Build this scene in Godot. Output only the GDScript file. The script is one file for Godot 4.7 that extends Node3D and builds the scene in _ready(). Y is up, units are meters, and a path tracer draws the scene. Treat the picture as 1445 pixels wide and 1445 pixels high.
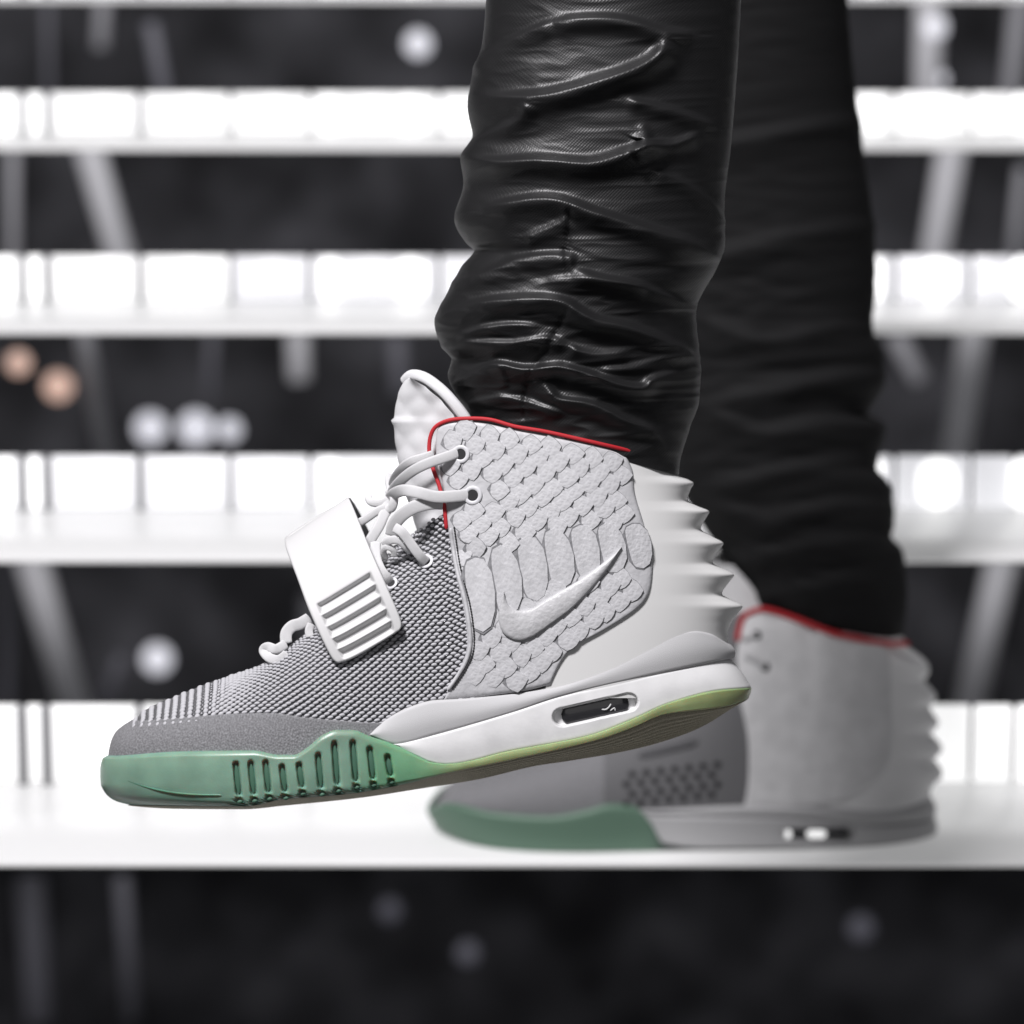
extends Node3D

# ---------------------------------------------------------------- frames and helpers
const F := 4000.0            # focal length in photograph pixels
const MID := 722.5
var eye: Transform3D         # where the photographer stands
var fr: Transform3D          # plane the traced outlines lie in
var fr_inv: Transform3D
var fs := 3100.0             # photograph pixels per metre in that plane
var to_node: Transform3D     # from that plane to the thing that is being built
var used := {}
var M := {}
var rng := RandomNumberGenerator.new()

func numbered(called: String, parent: Node) -> String:
	var key := str(parent.get_instance_id()) + called
	var n: int = used.get(key, 0)
	used[key] = n + 1
	return called if n == 0 else "%s_%03d" % [called, n]

func thing(called: String, label: String, category: String, xf: Transform3D, group := "") -> Node3D:
	var o := Node3D.new()
	o.name = numbered(called, self)
	add_child(o, true)
	o.transform = xf
	tag(o, label, category, group)
	return o

func tag(o: Node, label: String, category: String, group := "") -> void:
	o.set_meta("label", label)
	o.set_meta("category", category)
	if group != "":
		o.set_meta("group", group)

func part(called: String, m: Mesh, mat: Material, parent: Node3D) -> MeshInstance3D:
	var o := MeshInstance3D.new()
	o.name = numbered(called, parent)
	o.mesh = m
	o.material_override = mat
	parent.add_child(o, true)
	return o

func many(called: String, m: Mesh, mat: Material, where: Array, parent: Node3D) -> MultiMeshInstance3D:
	var mm := MultiMesh.new()
	mm.transform_format = MultiMesh.TRANSFORM_3D
	mm.mesh = m
	mm.instance_count = where.size()
	for i in where.size():
		mm.set_instance_transform(i, where[i])
	var o := MultiMeshInstance3D.new()
	o.name = numbered(called, parent)
	o.multimesh = mm
	o.material_override = mat
	o.set_meta("kind", "stuff")
	parent.add_child(o, true)
	return o

func use_frame(plane: Transform3D, scale_px: float, node_xf: Transform3D) -> void:
	fr = plane
	fr_inv = plane.affine_inverse()
	fs = scale_px
	to_node = node_xf.affine_inverse() * plane

func in_plane(px: float, py: float, zp: float) -> Vector3:
	# the point zp pixels in front of the plane on the sight line through a traced point
	var c := fr_inv * eye.origin
	var d := fr_inv.basis * (eye.basis * Vector3((px - MID) / F, (MID - py) / F, -1.0))
	var z := absf(zp) / fs
	var p := c + d * ((z - c.z) / d.z)
	p.z = zp / fs
	return p

func L(px: float, py: float, zp: float) -> Vector3:
	return to_node * in_plane(px, py, zp)

func ev(t: PackedVector2Array, x: float) -> float:
	# smooth y(x) through a table sorted by x
	var n := t.size()
	if x <= t[0].x: return t[0].y
	if x >= t[n - 1].x: return t[n - 1].y
	var lo := 0
	var hi := n - 1
	while hi - lo > 1:
		var m := (lo + hi) >> 1
		if t[m].x <= x: lo = m
		else: hi = m
	var a := t[lo]
	var b := t[hi]
	var h := b.x - a.x
	var s := (b.y - a.y) / h
	var ma := s
	var mb := s
	if lo > 0:
		var s0 := (a.y - t[lo - 1].y) / (a.x - t[lo - 1].x)
		ma = 0.0 if s0 * s <= 0.0 else 2.0 * s0 * s / (s0 + s)
	if hi < n - 1:
		var s1 := (t[hi + 1].y - b.y) / (t[hi + 1].x - b.x)
		mb = 0.0 if s1 * s <= 0.0 else 2.0 * s1 * s / (s1 + s)
	var u := (x - a.x) / h
	var u2 := u * u
	var u3 := u2 * u
	return (2 * u3 - 3 * u2 + 1) * a.y + (u3 - 2 * u2 + u) * h * ma + (3 * u2 - 2 * u3) * b.y + (u3 - u2) * h * mb

func T(a: Array) -> PackedVector2Array:
	var r := PackedVector2Array()
	for i in a.size() / 2:
		r.append(Vector2(a[2 * i], a[2 * i + 1]))
	return r

func smooth_path(pts: PackedVector2Array, per := 8) -> PackedVector2Array:
	var r := PackedVector2Array()
	var n := pts.size()
	for i in n - 1:
		for k in per:
			r.append(pts[i].cubic_interpolate(pts[i + 1], pts[maxi(i - 1, 0)], pts[mini(i + 2, n - 1)], float(k) / per))
	r.append(pts[n - 1])
	return r

func even(pts: PackedVector2Array, us: PackedFloat32Array) -> PackedVector2Array:
	# points at fractions of the length of a smoothed path
	var p := smooth_path(pts)
	var acc := PackedFloat32Array([0.0])
	for i in p.size() - 1:
		acc.append(acc[i] + p[i].distance_to(p[i + 1]))
	var total := acc[acc.size() - 1]
	var r := PackedVector2Array()
	var k := 0
	for u in us:
		while k < p.size() - 2 and acc[k + 1] < u * total: k += 1
		r.append(p[k].lerp(p[k + 1], clampf((u * total - acc[k]) / maxf(acc[k + 1] - acc[k], 1e-6), 0, 1)))
	return r

func grid_mesh(P: PackedVector3Array, nu: int, nv: int, wrap: bool, ref: Vector3, uv := PackedVector2Array(), colors := PackedColorArray()) -> ArrayMesh:
	var N := PackedVector3Array()
	N.resize(P.size())
	var idx := PackedInt32Array()
	var sum := 0.0
	for i in (nu if wrap else nu - 1):
		var i2 := (i + 1) % nu
		for j in nv - 1:
			var a := i * nv + j
			var b := i2 * nv + j
			var c := i2 * nv + j + 1
			var d := i * nv + j + 1
			var n := (P[c] - P[a]).cross(P[d] - P[b])
			sum += n.dot(P[a] - ref)
			N[a] += n
			N[b] += n
			N[c] += n
			N[d] += n
			idx.append_array(PackedInt32Array([a, c, b, a, d, c]))
	var flip := sum < 0.0
	for k in N.size():
		N[k] = (N[k] * (-1.0 if flip else 1.0)).normalized()
	if flip:
		idx.reverse()
	var arr := []
	arr.resize(Mesh.ARRAY_MAX)
	arr[Mesh.ARRAY_VERTEX] = P
	arr[Mesh.ARRAY_NORMAL] = N
	if uv.size():
		arr[Mesh.ARRAY_TEX_UV] = uv
	if colors.size():
		arr[Mesh.ARRAY_COLOR] = colors
	arr[Mesh.ARRAY_INDEX] = idx
	var m := ArrayMesh.new()
	m.add_surface_from_arrays(Mesh.PRIMITIVE_TRIANGLES, arr)
	return m

func coons(top: Array, bottom: Array, left: Array, right: Array, nu: int, nv: int, zf: Callable, thick := 8.0, soft := 1.0, mirror := 1.0) -> ArrayMesh:
	# a sheet between four traced edges, its rim rounded and turned down by its thickness
	var us := PackedFloat32Array([0, 0, 0.006, 0.016])
	var drop_u := PackedFloat32Array([thick, 2.2 * soft, 0.7 * soft, 0.1 * soft])
	for i in nu:
		us.append(lerpf(0.03, 0.97, float(i) / (nu - 1)))
		drop_u.append(0)
	us.append_array(PackedFloat32Array([0.984, 0.994, 1, 1]))
	drop_u.append_array(PackedFloat32Array([0.1 * soft, 0.7 * soft, 2.2 * soft, thick]))
	var vs := PackedFloat32Array([0, 0, 0.006, 0.016])
	var drop_v := PackedFloat32Array([thick, 2.2 * soft, 0.7 * soft, 0.1 * soft])
	for i in nv:
		vs.append(lerpf(0.03, 0.97, float(i) / (nv - 1)))
		drop_v.append(0)
	vs.append_array(PackedFloat32Array([0.984, 0.994, 1, 1]))
	drop_v.append_array(PackedFloat32Array([0.1 * soft, 0.7 * soft, 2.2 * soft, thick]))
	var tt := even(T(top), us)
	var bb := even(T(bottom), us)
	var ll := even(T(left), vs)
	var rr := even(T(right), vs)
	var P := PackedVector3Array()
	var UV := PackedVector2Array()
	for i in us.size():
		for j in vs.size():
			var u := us[i]
			var v := vs[j]
			var p := tt[i] * (1 - v) + bb[i] * v + ll[j] * (1 - u) + rr[j] * u
			p -= tt[0] * (1 - u) * (1 - v) + tt[us.size() - 1] * u * (1 - v) + bb[0] * (1 - u) * v + bb[us.size() - 1] * u * v
			var z: float = zf.call(p.x, p.y, u, v) - maxf(drop_u[i], drop_v[j])
			P.append(L(p.x, p.y, z * mirror))
			UV.append(p / 100.0)
	return grid_mesh(P, us.size(), vs.size(), false, L(700, 850, -400.0 * mirror), UV)

func tube(path: Array, wide: float, thin: float, sides := 10, per := 6, closed := false) -> ArrayMesh:
	# path: Vector3 of traced x, y and depth in pixels; a ribbon faces the front
	var pts := []
	var n := path.size()
	for i in (n if closed else n - 1):
		for k in per:
			var a: Vector3 = path[i]
			var b: Vector3 = path[(i + 1) % n]
			var pre: Vector3 = path[(i - 1 + n) % n] if closed or i > 0 else a
			var post: Vector3 = path[(i + 2) % n] if closed or i < n - 2 else b
			pts.append(a.cubic_interpolate(b, pre, post, float(k) / per))
	if not closed:
		pts.append(path[n - 1])
	var P := PackedVector3Array()
	var UV := PackedVector2Array()
	var m := pts.size()
	var length := 0.0
	for i in m:
		var a: Vector3 = pts[(i - 1 + m) % m] if closed or i > 0 else pts[i]
		var b: Vector3 = pts[(i + 1) % m] if closed or i < m - 1 else pts[i]
		var t: Vector3 = (b - a).normalized()
		length += (b - a).length() / 2
		var across := Vector3(-t.y, t.x, 0)
		if across.length() < 0.15: across = Vector3(0, 1, 0)
		across = across.normalized()
		var up := t.cross(across).normalized()
		across = up.cross(t).normalized()
		var end := 1.0
		if not closed and (i == 0 or i == m - 1): end = 0.35
		for k in sides + 1:
			var q := TAU * k / sides
			var cq := cos(q)
			var sq := sin(q)
			var o: Vector3 = pts[i] + (across * signf(cq) * pow(absf(cq), 0.8) * wide + up * signf(sq) * pow(absf(sq), 0.8) * thin) * 0.5 * end
			P.append(L(o.x, o.y, o.z))
			UV.append(Vector2(float(k) / sides, length / 20.0))
	var mesh := ArrayMesh.new()
	var center: Vector3 = pts[m / 2]
	# orient by the first ring, which is round about its own centre
	var rows := m + (1 if closed else 0)
	if closed:
		for k in sides + 1:
			P.append(P[k])
			UV.append(UV[k])
	mesh = grid_mesh(P, rows, sides + 1, false, L(center.x, center.y, center.z), UV)
	return fix_out(mesh, P, sides + 1, rows)

func fix_out(m: ArrayMesh, P: PackedVector3Array, nv: int, rows: int) -> ArrayMesh:
	var arr := m.surface_get_arrays(0)
	var N: PackedVector3Array = arr[Mesh.ARRAY_NORMAL]
	var s := 0.0
	for i in rows:
		var c := Vector3.ZERO
		for j in nv - 1: c += P[i * nv + j]
		c /= nv - 1
		for j in nv - 1: s += N[i * nv + j].dot(P[i * nv + j] - c)
	for i in rows:   # close the shading across the seam
		var q := (N[i * nv] + N[i * nv + nv - 1]).normalized()
		N[i * nv] = q
		N[i * nv + nv - 1] = q
	if s < 0:
		for k in N.size(): N[k] = -N[k]
		var ix: PackedInt32Array = arr[Mesh.ARRAY_INDEX]
		ix.reverse()
		arr[Mesh.ARRAY_INDEX] = ix
	arr[Mesh.ARRAY_NORMAL] = N
	var r := ArrayMesh.new()
	r.add_surface_from_arrays(Mesh.PRIMITIVE_TRIANGLES, arr)
	return r

func box(size: Vector3, bevel := 0.002) -> ArrayMesh:
	# a box with chamfered edges
	var st := SurfaceTool.new()
	st.begin(Mesh.PRIMITIVE_TRIANGLES)
	var h := size / 2
	var b := minf(bevel, minf(h.x, minf(h.y, h.z)) * 0.6)
	var pts := {}
	for sx in [-1, 1]:
		for sy in [-1, 1]:
			for sz in [-1, 1]:
				pts[[sx, sy, sz, 0]] = Vector3(sx * h.x, sy * (h.y - b), sz * (h.z - b))
				pts[[sx, sy, sz, 1]] = Vector3(sx * (h.x - b), sy * h.y, sz * (h.z - b))
				pts[[sx, sy, sz, 2]] = Vector3(sx * (h.x - b), sy * (h.y - b), sz * h.z)
	var quad := func(a: Vector3, q: Vector3, c: Vector3, d: Vector3):
		var n: Vector3 = (q - a).cross(c - a)
		var l := [a, q, c, a, c, d] if n.dot(a + q + c + d) < 0 else [a, c, q, a, d, c]
		for p in l: st.add_vertex(p)
	for ax in 3:
		for s in [-1, 1]:
			var k := []
			for w in [[-1, -1], [1, -1], [1, 1], [-1, 1]]:
				var id := [0, 0, 0, ax]
				id[ax] = s
				id[(ax + 1) % 3] = w[0]
				id[(ax + 2) % 3] = w[1]
				k.append(pts[id])
			quad.call(k[0], k[1], k[2], k[3])
	for ax in 3:   # the twelve chamfers
		var o1 := (ax + 1) % 3
		var o2 := (ax + 2) % 3
		for s1 in [-1, 1]:
			for s2 in [-1, 1]:
				var q := []
				for w in [[-1, o1], [1, o1], [1, o2], [-1, o2]]:
					var id := [0, 0, 0, w[1]]
					id[ax] = w[0]
					id[o1] = s1
					id[o2] = s2
					q.append(pts[id])
				quad.call(q[0], q[1], q[2], q[3])
	for sx in [-1, 1]:
		for sy in [-1, 1]:
			for sz in [-1, 1]:
				var a: Vector3 = pts[[sx, sy, sz, 0]]
				var q: Vector3 = pts[[sx, sy, sz, 1]]
				var c: Vector3 = pts[[sx, sy, sz, 2]]
				var l := [a, q, c] if (q - a).cross(c - a).dot(a) < 0 else [a, c, q]
				for p in l: st.add_vertex(p)
	st.set_smooth_group(-1)
	st.generate_normals()
	return st.commit()

# ---------------------------------------------------------------- materials
func noise_tex(freq: float, octaves := 4, size := 256, kind := FastNoiseLite.TYPE_SIMPLEX_SMOOTH, ramp: Gradient = null, seed_ := 1) -> NoiseTexture2D:
	var n := FastNoiseLite.new()
	n.noise_type = kind
	n.frequency = freq
	n.fractal_octaves = octaves
	n.seed = seed_
	var t := NoiseTexture2D.new()
	t.width = size
	t.height = size
	t.seamless = true
	t.noise = n
	if ramp: t.color_ramp = ramp
	return t

func ramp2(a: float, b: float) -> Gradient:
	var g := Gradient.new()
	g.set_color(0, Color(a, a, a))
	g.set_color(1, Color(b, b, b))
	return g

func lin(r: float, g: float, b: float) -> Color:
	return Color(r, g, b).linear_to_srgb()

func mat(c: Color, rough := 0.6, tex: Texture2D = null, per_m := 20.0, bump: Texture2D = null, bump_mm := 0.0) -> StandardMaterial3D:
	var m := StandardMaterial3D.new()
	m.albedo_color = c
	m.roughness = rough
	if tex: m.albedo_texture = tex
	if bump:
		m.heightmap_enabled = true
		m.heightmap_texture = bump
		m.heightmap_scale = bump_mm * 0.1
	if tex or bump:
		m.uv1_triplanar = true
		m.uv1_scale = Vector3.ONE * per_m
	return m

func twill() -> ImageTexture:
	# slanted ribs of the cloth, each broken up a little
	var im := Image.create(128, 128, false, Image.FORMAT_RGB8)
	for y in 128:
		for x in 128:
			var v := 0.5 + 0.5 * sin(TAU * (x + y) * 12.0 / 128.0)
			v = v * (0.75 + 0.25 * sin(TAU * (x * 11.0 - y * 16.0) / 128.0))
			v = clampf(v + rng.randf_range(-0.12, 0.12), 0, 1)
			im.set_pixel(x, y, Color(v, v, v))
	return ImageTexture.create_from_image(im)

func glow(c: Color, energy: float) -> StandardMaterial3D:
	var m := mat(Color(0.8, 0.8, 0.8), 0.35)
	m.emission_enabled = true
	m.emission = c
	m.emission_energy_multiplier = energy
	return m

func make_materials() -> void:
	var fine := noise_tex(0.06, 4, 256)
	var grain := noise_tex(0.25, 3, 256, FastNoiseLite.TYPE_SIMPLEX, null, 5)
	var speck := noise_tex(0.3, 3, 256, FastNoiseLite.TYPE_SIMPLEX, ramp2(0.5, 1.0), 9)
	var mottled := noise_tex(0.02, 5, 256, FastNoiseLite.TYPE_SIMPLEX_SMOOTH, ramp2(0.9, 1.0), 3)
	M.leather = mat(lin(0.57, 0.57, 0.585), 0.5, mottled, 14.0, fine, 0.25)
	M.scale = mat(lin(0.58, 0.58, 0.595), 0.45, mottled, 22.0, fine, 0.22)
	M.scale.vertex_color_use_as_albedo = true
	M.emblem = mat(lin(0.58, 0.58, 0.59), 0.42, mottled, 22.0, fine, 0.2)
	M.heel = mat(lin(0.70, 0.70, 0.69), 0.45, null, 60.0, grain, 0.03)
	M.tongue = mat(lin(0.66, 0.66, 0.67), 0.75, null, 60.0, grain, 0.12)
	M.lace = mat(lin(0.62, 0.62, 0.625), 0.8, null, 90.0, grain, 0.15)
	M.strap = mat(lin(0.60, 0.60, 0.60), 0.5, null, 60.0, grain, 0.02)
	M.midsole = mat(lin(0.82, 0.82, 0.82), 0.45, mottled, 9.0, grain, 0.03)
	M.rand = mat(lin(0.52, 0.52, 0.525), 0.85, null, 40.0, grain, 0.12)
	M.suede = mat(lin(0.36, 0.36, 0.375), 0.95, speck, 11.0, grain, 0.3)
	for k in ["rand", "suede"]:
		M[k].rim_enabled = true
		M[k].rim = 0.3
	M.green = mat(lin(0.14, 0.29, 0.19), 0.36, noise_tex(0.015, 5, 256, FastNoiseLite.TYPE_SIMPLEX_SMOOTH, ramp2(0.82, 1.0), 13), 12.0, grain, 0.04)
	M.green.subsurf_scatter_enabled = true
	M.green.subsurf_scatter_strength = 0.45
	M.green_tinted = M.green.duplicate()
	M.green_tinted.albedo_color = Color.WHITE
	M.green_tinted.vertex_color_use_as_albedo = true
	M.slot = mat(lin(0.05, 0.13, 0.085), 0.6)
	M.under = mat(lin(0.78, 0.72, 0.54), 0.8, speck, 18.0, grain, 0.3)
	M.knit_base = mat(lin(0.09, 0.09, 0.095), 0.9)
	M.stitch = mat(lin(0.46, 0.46, 0.48), 0.8)
	M.thread = mat(lin(0.03, 0.03, 0.032), 0.8)  # darkened to paint the shadow round the stitches
	M.red = mat(lin(0.46, 0.014, 0.022), 0.6, null, 60.0, grain, 0.1)
	M.ring = mat(lin(0.62, 0.62, 0.64), 0.35)
	M.hole = mat(lin(0.01, 0.01, 0.012), 0.7)
	M.window = mat(lin(0.012, 0.012, 0.014), 0.12)
	M.window.clearcoat_enabled = true
	M.window.clearcoat = 0.6
	M.denim = mat(lin(0.010, 0.010, 0.0105), 0.44, null, 55.0, twill(), 0.1)
	M.denim_far = mat(lin(0.011, 0.011, 0.0115), 0.75)
	M.denim_far.metallic_specular = 0.25
	M.denim.metallic_specular = 0.5
	M.fascia = mat(lin(0.2, 0.2, 0.22), 0.7, noise_tex(0.02, 4, 256, FastNoiseLite.TYPE_SIMPLEX_SMOOTH, ramp2(0.3, 1.0), 21), 0.9)  # blotchy tone painted for faint reflections in the dark
	M.fascia.metallic_specular = 0.3
	M.tread = glow(Color(1, 1, 1), 0.24)  # glow painted in for bright reflections on the glossy white tread
	M.panel = glow(Color(1, 1, 1), 0.8)  # glow painted in for reflected brightness, no real light source
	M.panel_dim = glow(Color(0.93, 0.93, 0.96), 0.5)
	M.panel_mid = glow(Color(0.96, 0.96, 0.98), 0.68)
	M.tube = glow(Color(1, 1, 1), 1.3)  # stronger painted glow for the brightest reflected blobs
	M.dark_line = mat(lin(0.22, 0.22, 0.23), 0.5)
	M.steel = mat(lin(0.30, 0.30, 0.33), 0.45)
	M.lamp = glow(Color(0.9, 0.9, 0.94), 0.9)
	M.lamp_warm = glow(Color(1.0, 0.82, 0.74), 0.7)
	M.smudge_faint = mat(lin(0.3, 0.3, 0.34), 0.6)
	M.smudge_faint.emission_enabled = true
	M.smudge_faint.emission = Color(0.6, 0.6, 0.7)
	M.smudge_faint.emission_energy_multiplier = 0.05
	M.bar_mid = mat(lin(0.5, 0.5, 0.53), 0.5)

# ---------------------------------------------------------------- the lifted shoe
var t_yt := T([153, 1062, 155, 1052, 158, 1043, 164, 1034, 175, 1025, 186, 1018, 207, 1000, 245, 983, 294, 963, 369, 936, 419, 902, 480, 850, 530, 800, 575, 760, 600, 742, 640, 715, 700, 690])
var t_yb := T([150, 1066, 350, 1064, 500, 1058, 600, 1032, 700, 1006, 800, 988, 900, 960])
var t_wb := T([150, 136, 300, 138, 400, 138, 500, 130, 600, 116, 700, 108, 900, 106])
var t_seam := T([186, 1019, 245, 1014.7, 319, 1008.8, 381, 1007, 431, 1013, 475, 1016.7, 534, 1020, 620, 1018, 700, 1000])
var t_xf := T([590, 548, 745, 545, 800, 500, 850, 430, 900, 330, 985, 200])
var t_wa := T([580, 90, 700, 97, 800, 103, 900, 107, 985, 108])
var t_xbk := T([600, 925, 660, 950, 706, 970, 746, 989, 794, 1006, 838, 1018, 897, 1026, 990, 1028])

func z_vamp(px: float, py: float) -> float:
	var yb := ev(t_yb, px)
	var yt := ev(t_yt, px)
	var u := clampf((yb - py) / maxf(yb - yt, 1.0), 0, 1)
	var c := clampf((600.0 - px) / 448.0, 0, 1)
	return ev(t_wb, px) * sqrt(1.0 - c * c * c * c) * sqrt(1.0 - pow(u, 2.3))

func z_ankle(px: float, py: float) -> float:
	var xm := 770.0
	var c := (px - xm) / (ev(t_xbk, py) - xm) if px > xm else (xm - px) / (xm - ev(t_xf, py))
	return ev(t_wa, py) * sqrt(maxf(0.0, 1.0 - pow(clampf(c, 0, 1), 2.4)))

func z_upper(px: float, py: float) -> float:
	var s := smoothstep(590.0, 690.0, px + maxf(0.0, 780.0 - py) * 1.3)
	if s <= 0.0: return z_vamp(px, py)
	if s >= 1.0: return z_ankle(px, py)
	return lerpf(z_vamp(px, py), z_ankle(px, py), s)

func on_surface(px: float, py: float, lift: float, angle: float, zf: Callable) -> Transform3D:
	# a frame lying on the shoe: x along the given direction, z outwards
	var p := L(px, py, zf.call(px, py) + lift)
	var a := L(px + 3, py, zf.call(px + 3, py) + lift) - L(px - 3, py, zf.call(px - 3, py) + lift)
	var b := L(px, py - 3, zf.call(px, py - 3) + lift) - L(px, py + 3, zf.call(px, py + 3) + lift)
	var n := a.cross(b).normalized()
	var x := (a.normalized() * cos(angle) + b.normalized() * sin(angle))
	x = (x - n * n.dot(x)).normalized()
	return Transform3D(Basis(x, n.cross(x), n), p)

func sole_loop(pxs: Array, toe_l: Callable, heel_r: Callable, wt: PackedVector2Array, rows: Array, yt: PackedVector2Array, yb: PackedVector2Array, dent: Callable, tint = null) -> ArrayMesh:
	# pxs: [traced x, side] round the shoe; rows: [share of the height, how far inwards]
	var P := PackedVector3Array()
	var UV := PackedVector2Array()
	var C := PackedColorArray()
	for q in pxs:
		for r in rows:
			var xl: float = toe_l.call(r[0])
			var xr: float = heel_r.call(r[0])
			var k: float = q[0]          # -1 at the toe .. 1 at the heel
			var px := lerpf(xl, xr, k * 0.5 + 0.5)
			var c := absf(k)
			var w := ev(wt, px)
			var side: float = q[1]
			var shape := pow(maxf(0.0, 1.0 - pow(c, 4.0)), 0.5)
			var inward: float = r[1]
			var nx := -signf(k) * pow(c, 4.0)
			var py := lerpf(ev(yt, px), ev(yb, px), r[0])
			if r.size() > 2: py += r[2]
			var z := maxf(w * shape - inward * minf(1.0, shape * 1.4), 0.0)
			if side > 0: z -= dent.call(px, py)
			px += nx * inward
			P.append(L(px, py, z * side))
			UV.append(Vector2(px, py) / 100.0)
			if tint != null: C.append(tint.call(px))
	return grid_mesh(P, pxs.size(), rows.size(), false, L(600, 1000, 0), UV, C)

func capsule_inside(px: float, py: float, a: Vector2, b: Vector2, r: float) -> float:
	var p := Vector2(px, py)
	var t := clampf((p - a).dot(b - a) / (b - a).length_squared(), 0, 1)
	return r - p.distance_to(a + (b - a) * t)

const SLOTS := [[333, 1075, 1119], [354, 1074, 1118], [375, 1073, 1115], [398, 1079, 1114], [422, 1076, 1108], [449, 1063, 1109], [472, 1047, 1104], [498, 1045, 1099], [522, 1054, 1096], [547, 1065, 1092]]

func loop_list(from_k: float, to_k: float, n: int, extra: Array) -> Array:
	# shares of the length on the near side (heel to toe or back), ends packed closely
	var ks := []
	for i in n + 1:
		ks.append(-cos(lerpf(acos(-from_k), acos(-to_k), float(i) / n)))
	for e in extra: ks.append(e)
	ks.sort()
	return ks

func build_front_shoe(o: Node3D) -> void:
	var none := func(_a, _b): return 0.0
	# --- green outsole
	var g_top := T([142, 1064, 155, 1064, 245, 1060, 357, 1059, 394, 1065, 414, 1065, 431, 1056.6, 456, 1036.6, 475, 1030, 500, 1030.4, 520, 1038, 559, 1051.5, 589, 1066.5, 612, 1076.4, 629, 1077.7, 720, 1059, 830, 1037.8, 894, 1014, 944, 991.7, 1019, 973, 1062, 970])
	var g_bot := T([142, 1134, 165, 1136, 220, 1137, 344, 1138, 400, 1128, 487, 1121, 574, 1106, 624, 1093, 720, 1073, 845, 1044, 894, 1027, 937, 1009, 1026, 998, 1050, 990, 1062, 980])
	var w_out := T([142, 148, 300, 152, 420, 153, 520, 146, 620, 130, 720, 120, 820, 116, 1062, 118])
	var t_l := T([0, 154, 0.08, 145, 0.3, 142, 0.6, 143, 0.8, 150, 0.92, 162, 1, 180])
	var toe := func(v): return ev(t_l, v)
	var heel := func(v): return 1061.0 - 4.0 * v
	var k_of := func(px): return (px - 143.0) / (1060.0 - 143.0) * 2.0 - 1.0
	var extra := []
	var px := 322.0
	while px < 560.0:
		extra.append(k_of.call(px))
		px += 1.6
	var near := loop_list(-1, 1, 70, extra)
	var ring := []
	for k in near: ring.append([k, 1.0])
	near = loop_list(-1, 1, 70, [])
	near.reverse()
	for k in near: ring.append([k, -1.0])
	var slot_dent := func(x, y):
		var d := 0.0
		for s in SLOTS:
			if absf(x - s[0]) < 12.0:
				d = maxf(d, smoothstep(-1.2, 1.2, capsule_inside(x, y, Vector2(s[0], s[1] + 4), Vector2(s[0] + 4, s[2]), 4.0)) * 9.0)
				d = maxf(d, smoothstep(-1.2, 1.2, capsule_inside(x, y, Vector2(s[0] + 5, s[2] + 10), Vector2(s[0] + 6, s[2] + 15), 4.0)) * 9.0)
		# the moulded line that runs down the toe wall
		return d
	var rows := [[0.0, 16.0], [0.0, 5.0], [0.03, 2.0], [0.08, 0.3]]
	for i in 27: rows.append([lerpf(0.1, 0.9, i / 26.0), -1.0 * sin(PI * i / 26.0)])
	rows.append_array([[0.94, 1.0], [0.98, 4.0], [1.0, 9.0]])
	part("outsole", sole_loop(ring, toe, heel, w_out, rows, g_top, g_bot, slot_dent, func(x): return Color(0.25, 0.41, 0.31).lerp(Color(0.20, 0.45, 0.26), smoothstep(480.0, 560.0, x)).lerp(Color(0.36, 0.44, 0.21), smoothstep(570.0, 680.0, x))), M.green_tinted, o)
	var out_z := func(x, y):
		var k: float = k_of.call(x)
		return ev(w_out, x) * sqrt(maxf(0, 1.0 - pow(absf(k), 4.0)))
	for s in SLOTS:
		for two in [[0.0, s[1] + 4.0, 4.0, s[2]], [5.0, s[2] + 10.0, 6.0, s[2] + 15.0]]:
			var a := Vector2(s[0] + two[0], two[1])
			var b := Vector2(s[0] + two[2], two[3])
			var pth := []
			for i in 4:
				var q := a.lerp(b, i / 3.0)
				pth.append(Vector3(q.x, q.y, out_z.call(q.x, q.y) - 5.5))
			var sl := part("groove", tube(pth, 8.5, 4.0, 8, 1), M.slot, o)
	# moulded ridge on the toe wall
	var rid := []
	for q in [[166, 1092], [182, 1102], [205, 1110], [235, 1117], [270, 1121], [312, 1122]]:
		rid.append(Vector3(q[0], q[1], out_z.call(q[0], q[1]) + 0.4))
	part("moulded_line", tube(rid, 2.6, 2.0, 8, 5), M.green, o)
	# --- underside, convex below the green wall
	var u_sil := T([142, 1139, 344, 1141, 400, 1136, 507, 1125, 599, 1111, 674, 1099, 760, 1079, 795, 1074, 894, 1056.5, 969, 1034, 1019, 1009, 1051, 989, 1062, 982])
	var P := PackedVector3Array()
	var steps := 60
	for q in ring:
		var k: float = q[0]
		for j in steps + 1:
			var v := float(j) / steps
			var x := lerpf(180.0, 1057.0, k * 0.5 + 0.5)
			x = lerpf(x, lerpf(300.0, 960.0, k * 0.5 + 0.5), v * 0.6)
			var w := ev(w_out, x) * sqrt(maxf(0, 1.0 - pow(absf(k), 4.0))) - 8.0
			var y := lerpf(ev(g_bot, x), ev(u_sil, x) + 1.0, pow(sin(v * PI / 2), 0.8))
			var groove := 3.5 * smoothstep(0.1, 0.6, sin(v * 62.0)) * smoothstep(640, 700, x) * (1 - smoothstep(0.8, 1.0, v))
			P.append(L(x, y - groove, maxf(w, 0.0) * (1 - v) * q[1]))
	part("underside", grid_mesh(P, ring.size(), steps + 1, false, L(600, 1000, 0)), M.under, o)
	# --- white midsole wedge, with the window
	var m_top := T([560, 1050, 614, 1036.6, 720, 1005.5, 795, 980.5, 894, 958, 969, 942, 1031, 929, 1062, 924])
	var m_bot := T([560, 1052, 589, 1067, 612, 1077, 629, 1079, 720, 1060, 830, 1039, 894, 1015, 944, 993, 1019, 974, 1062, 971])
	var w_mid := T([540, 132, 620, 127, 720, 117, 820, 112, 1062, 112])
	var wa := Vector2(793, 1012)
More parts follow.
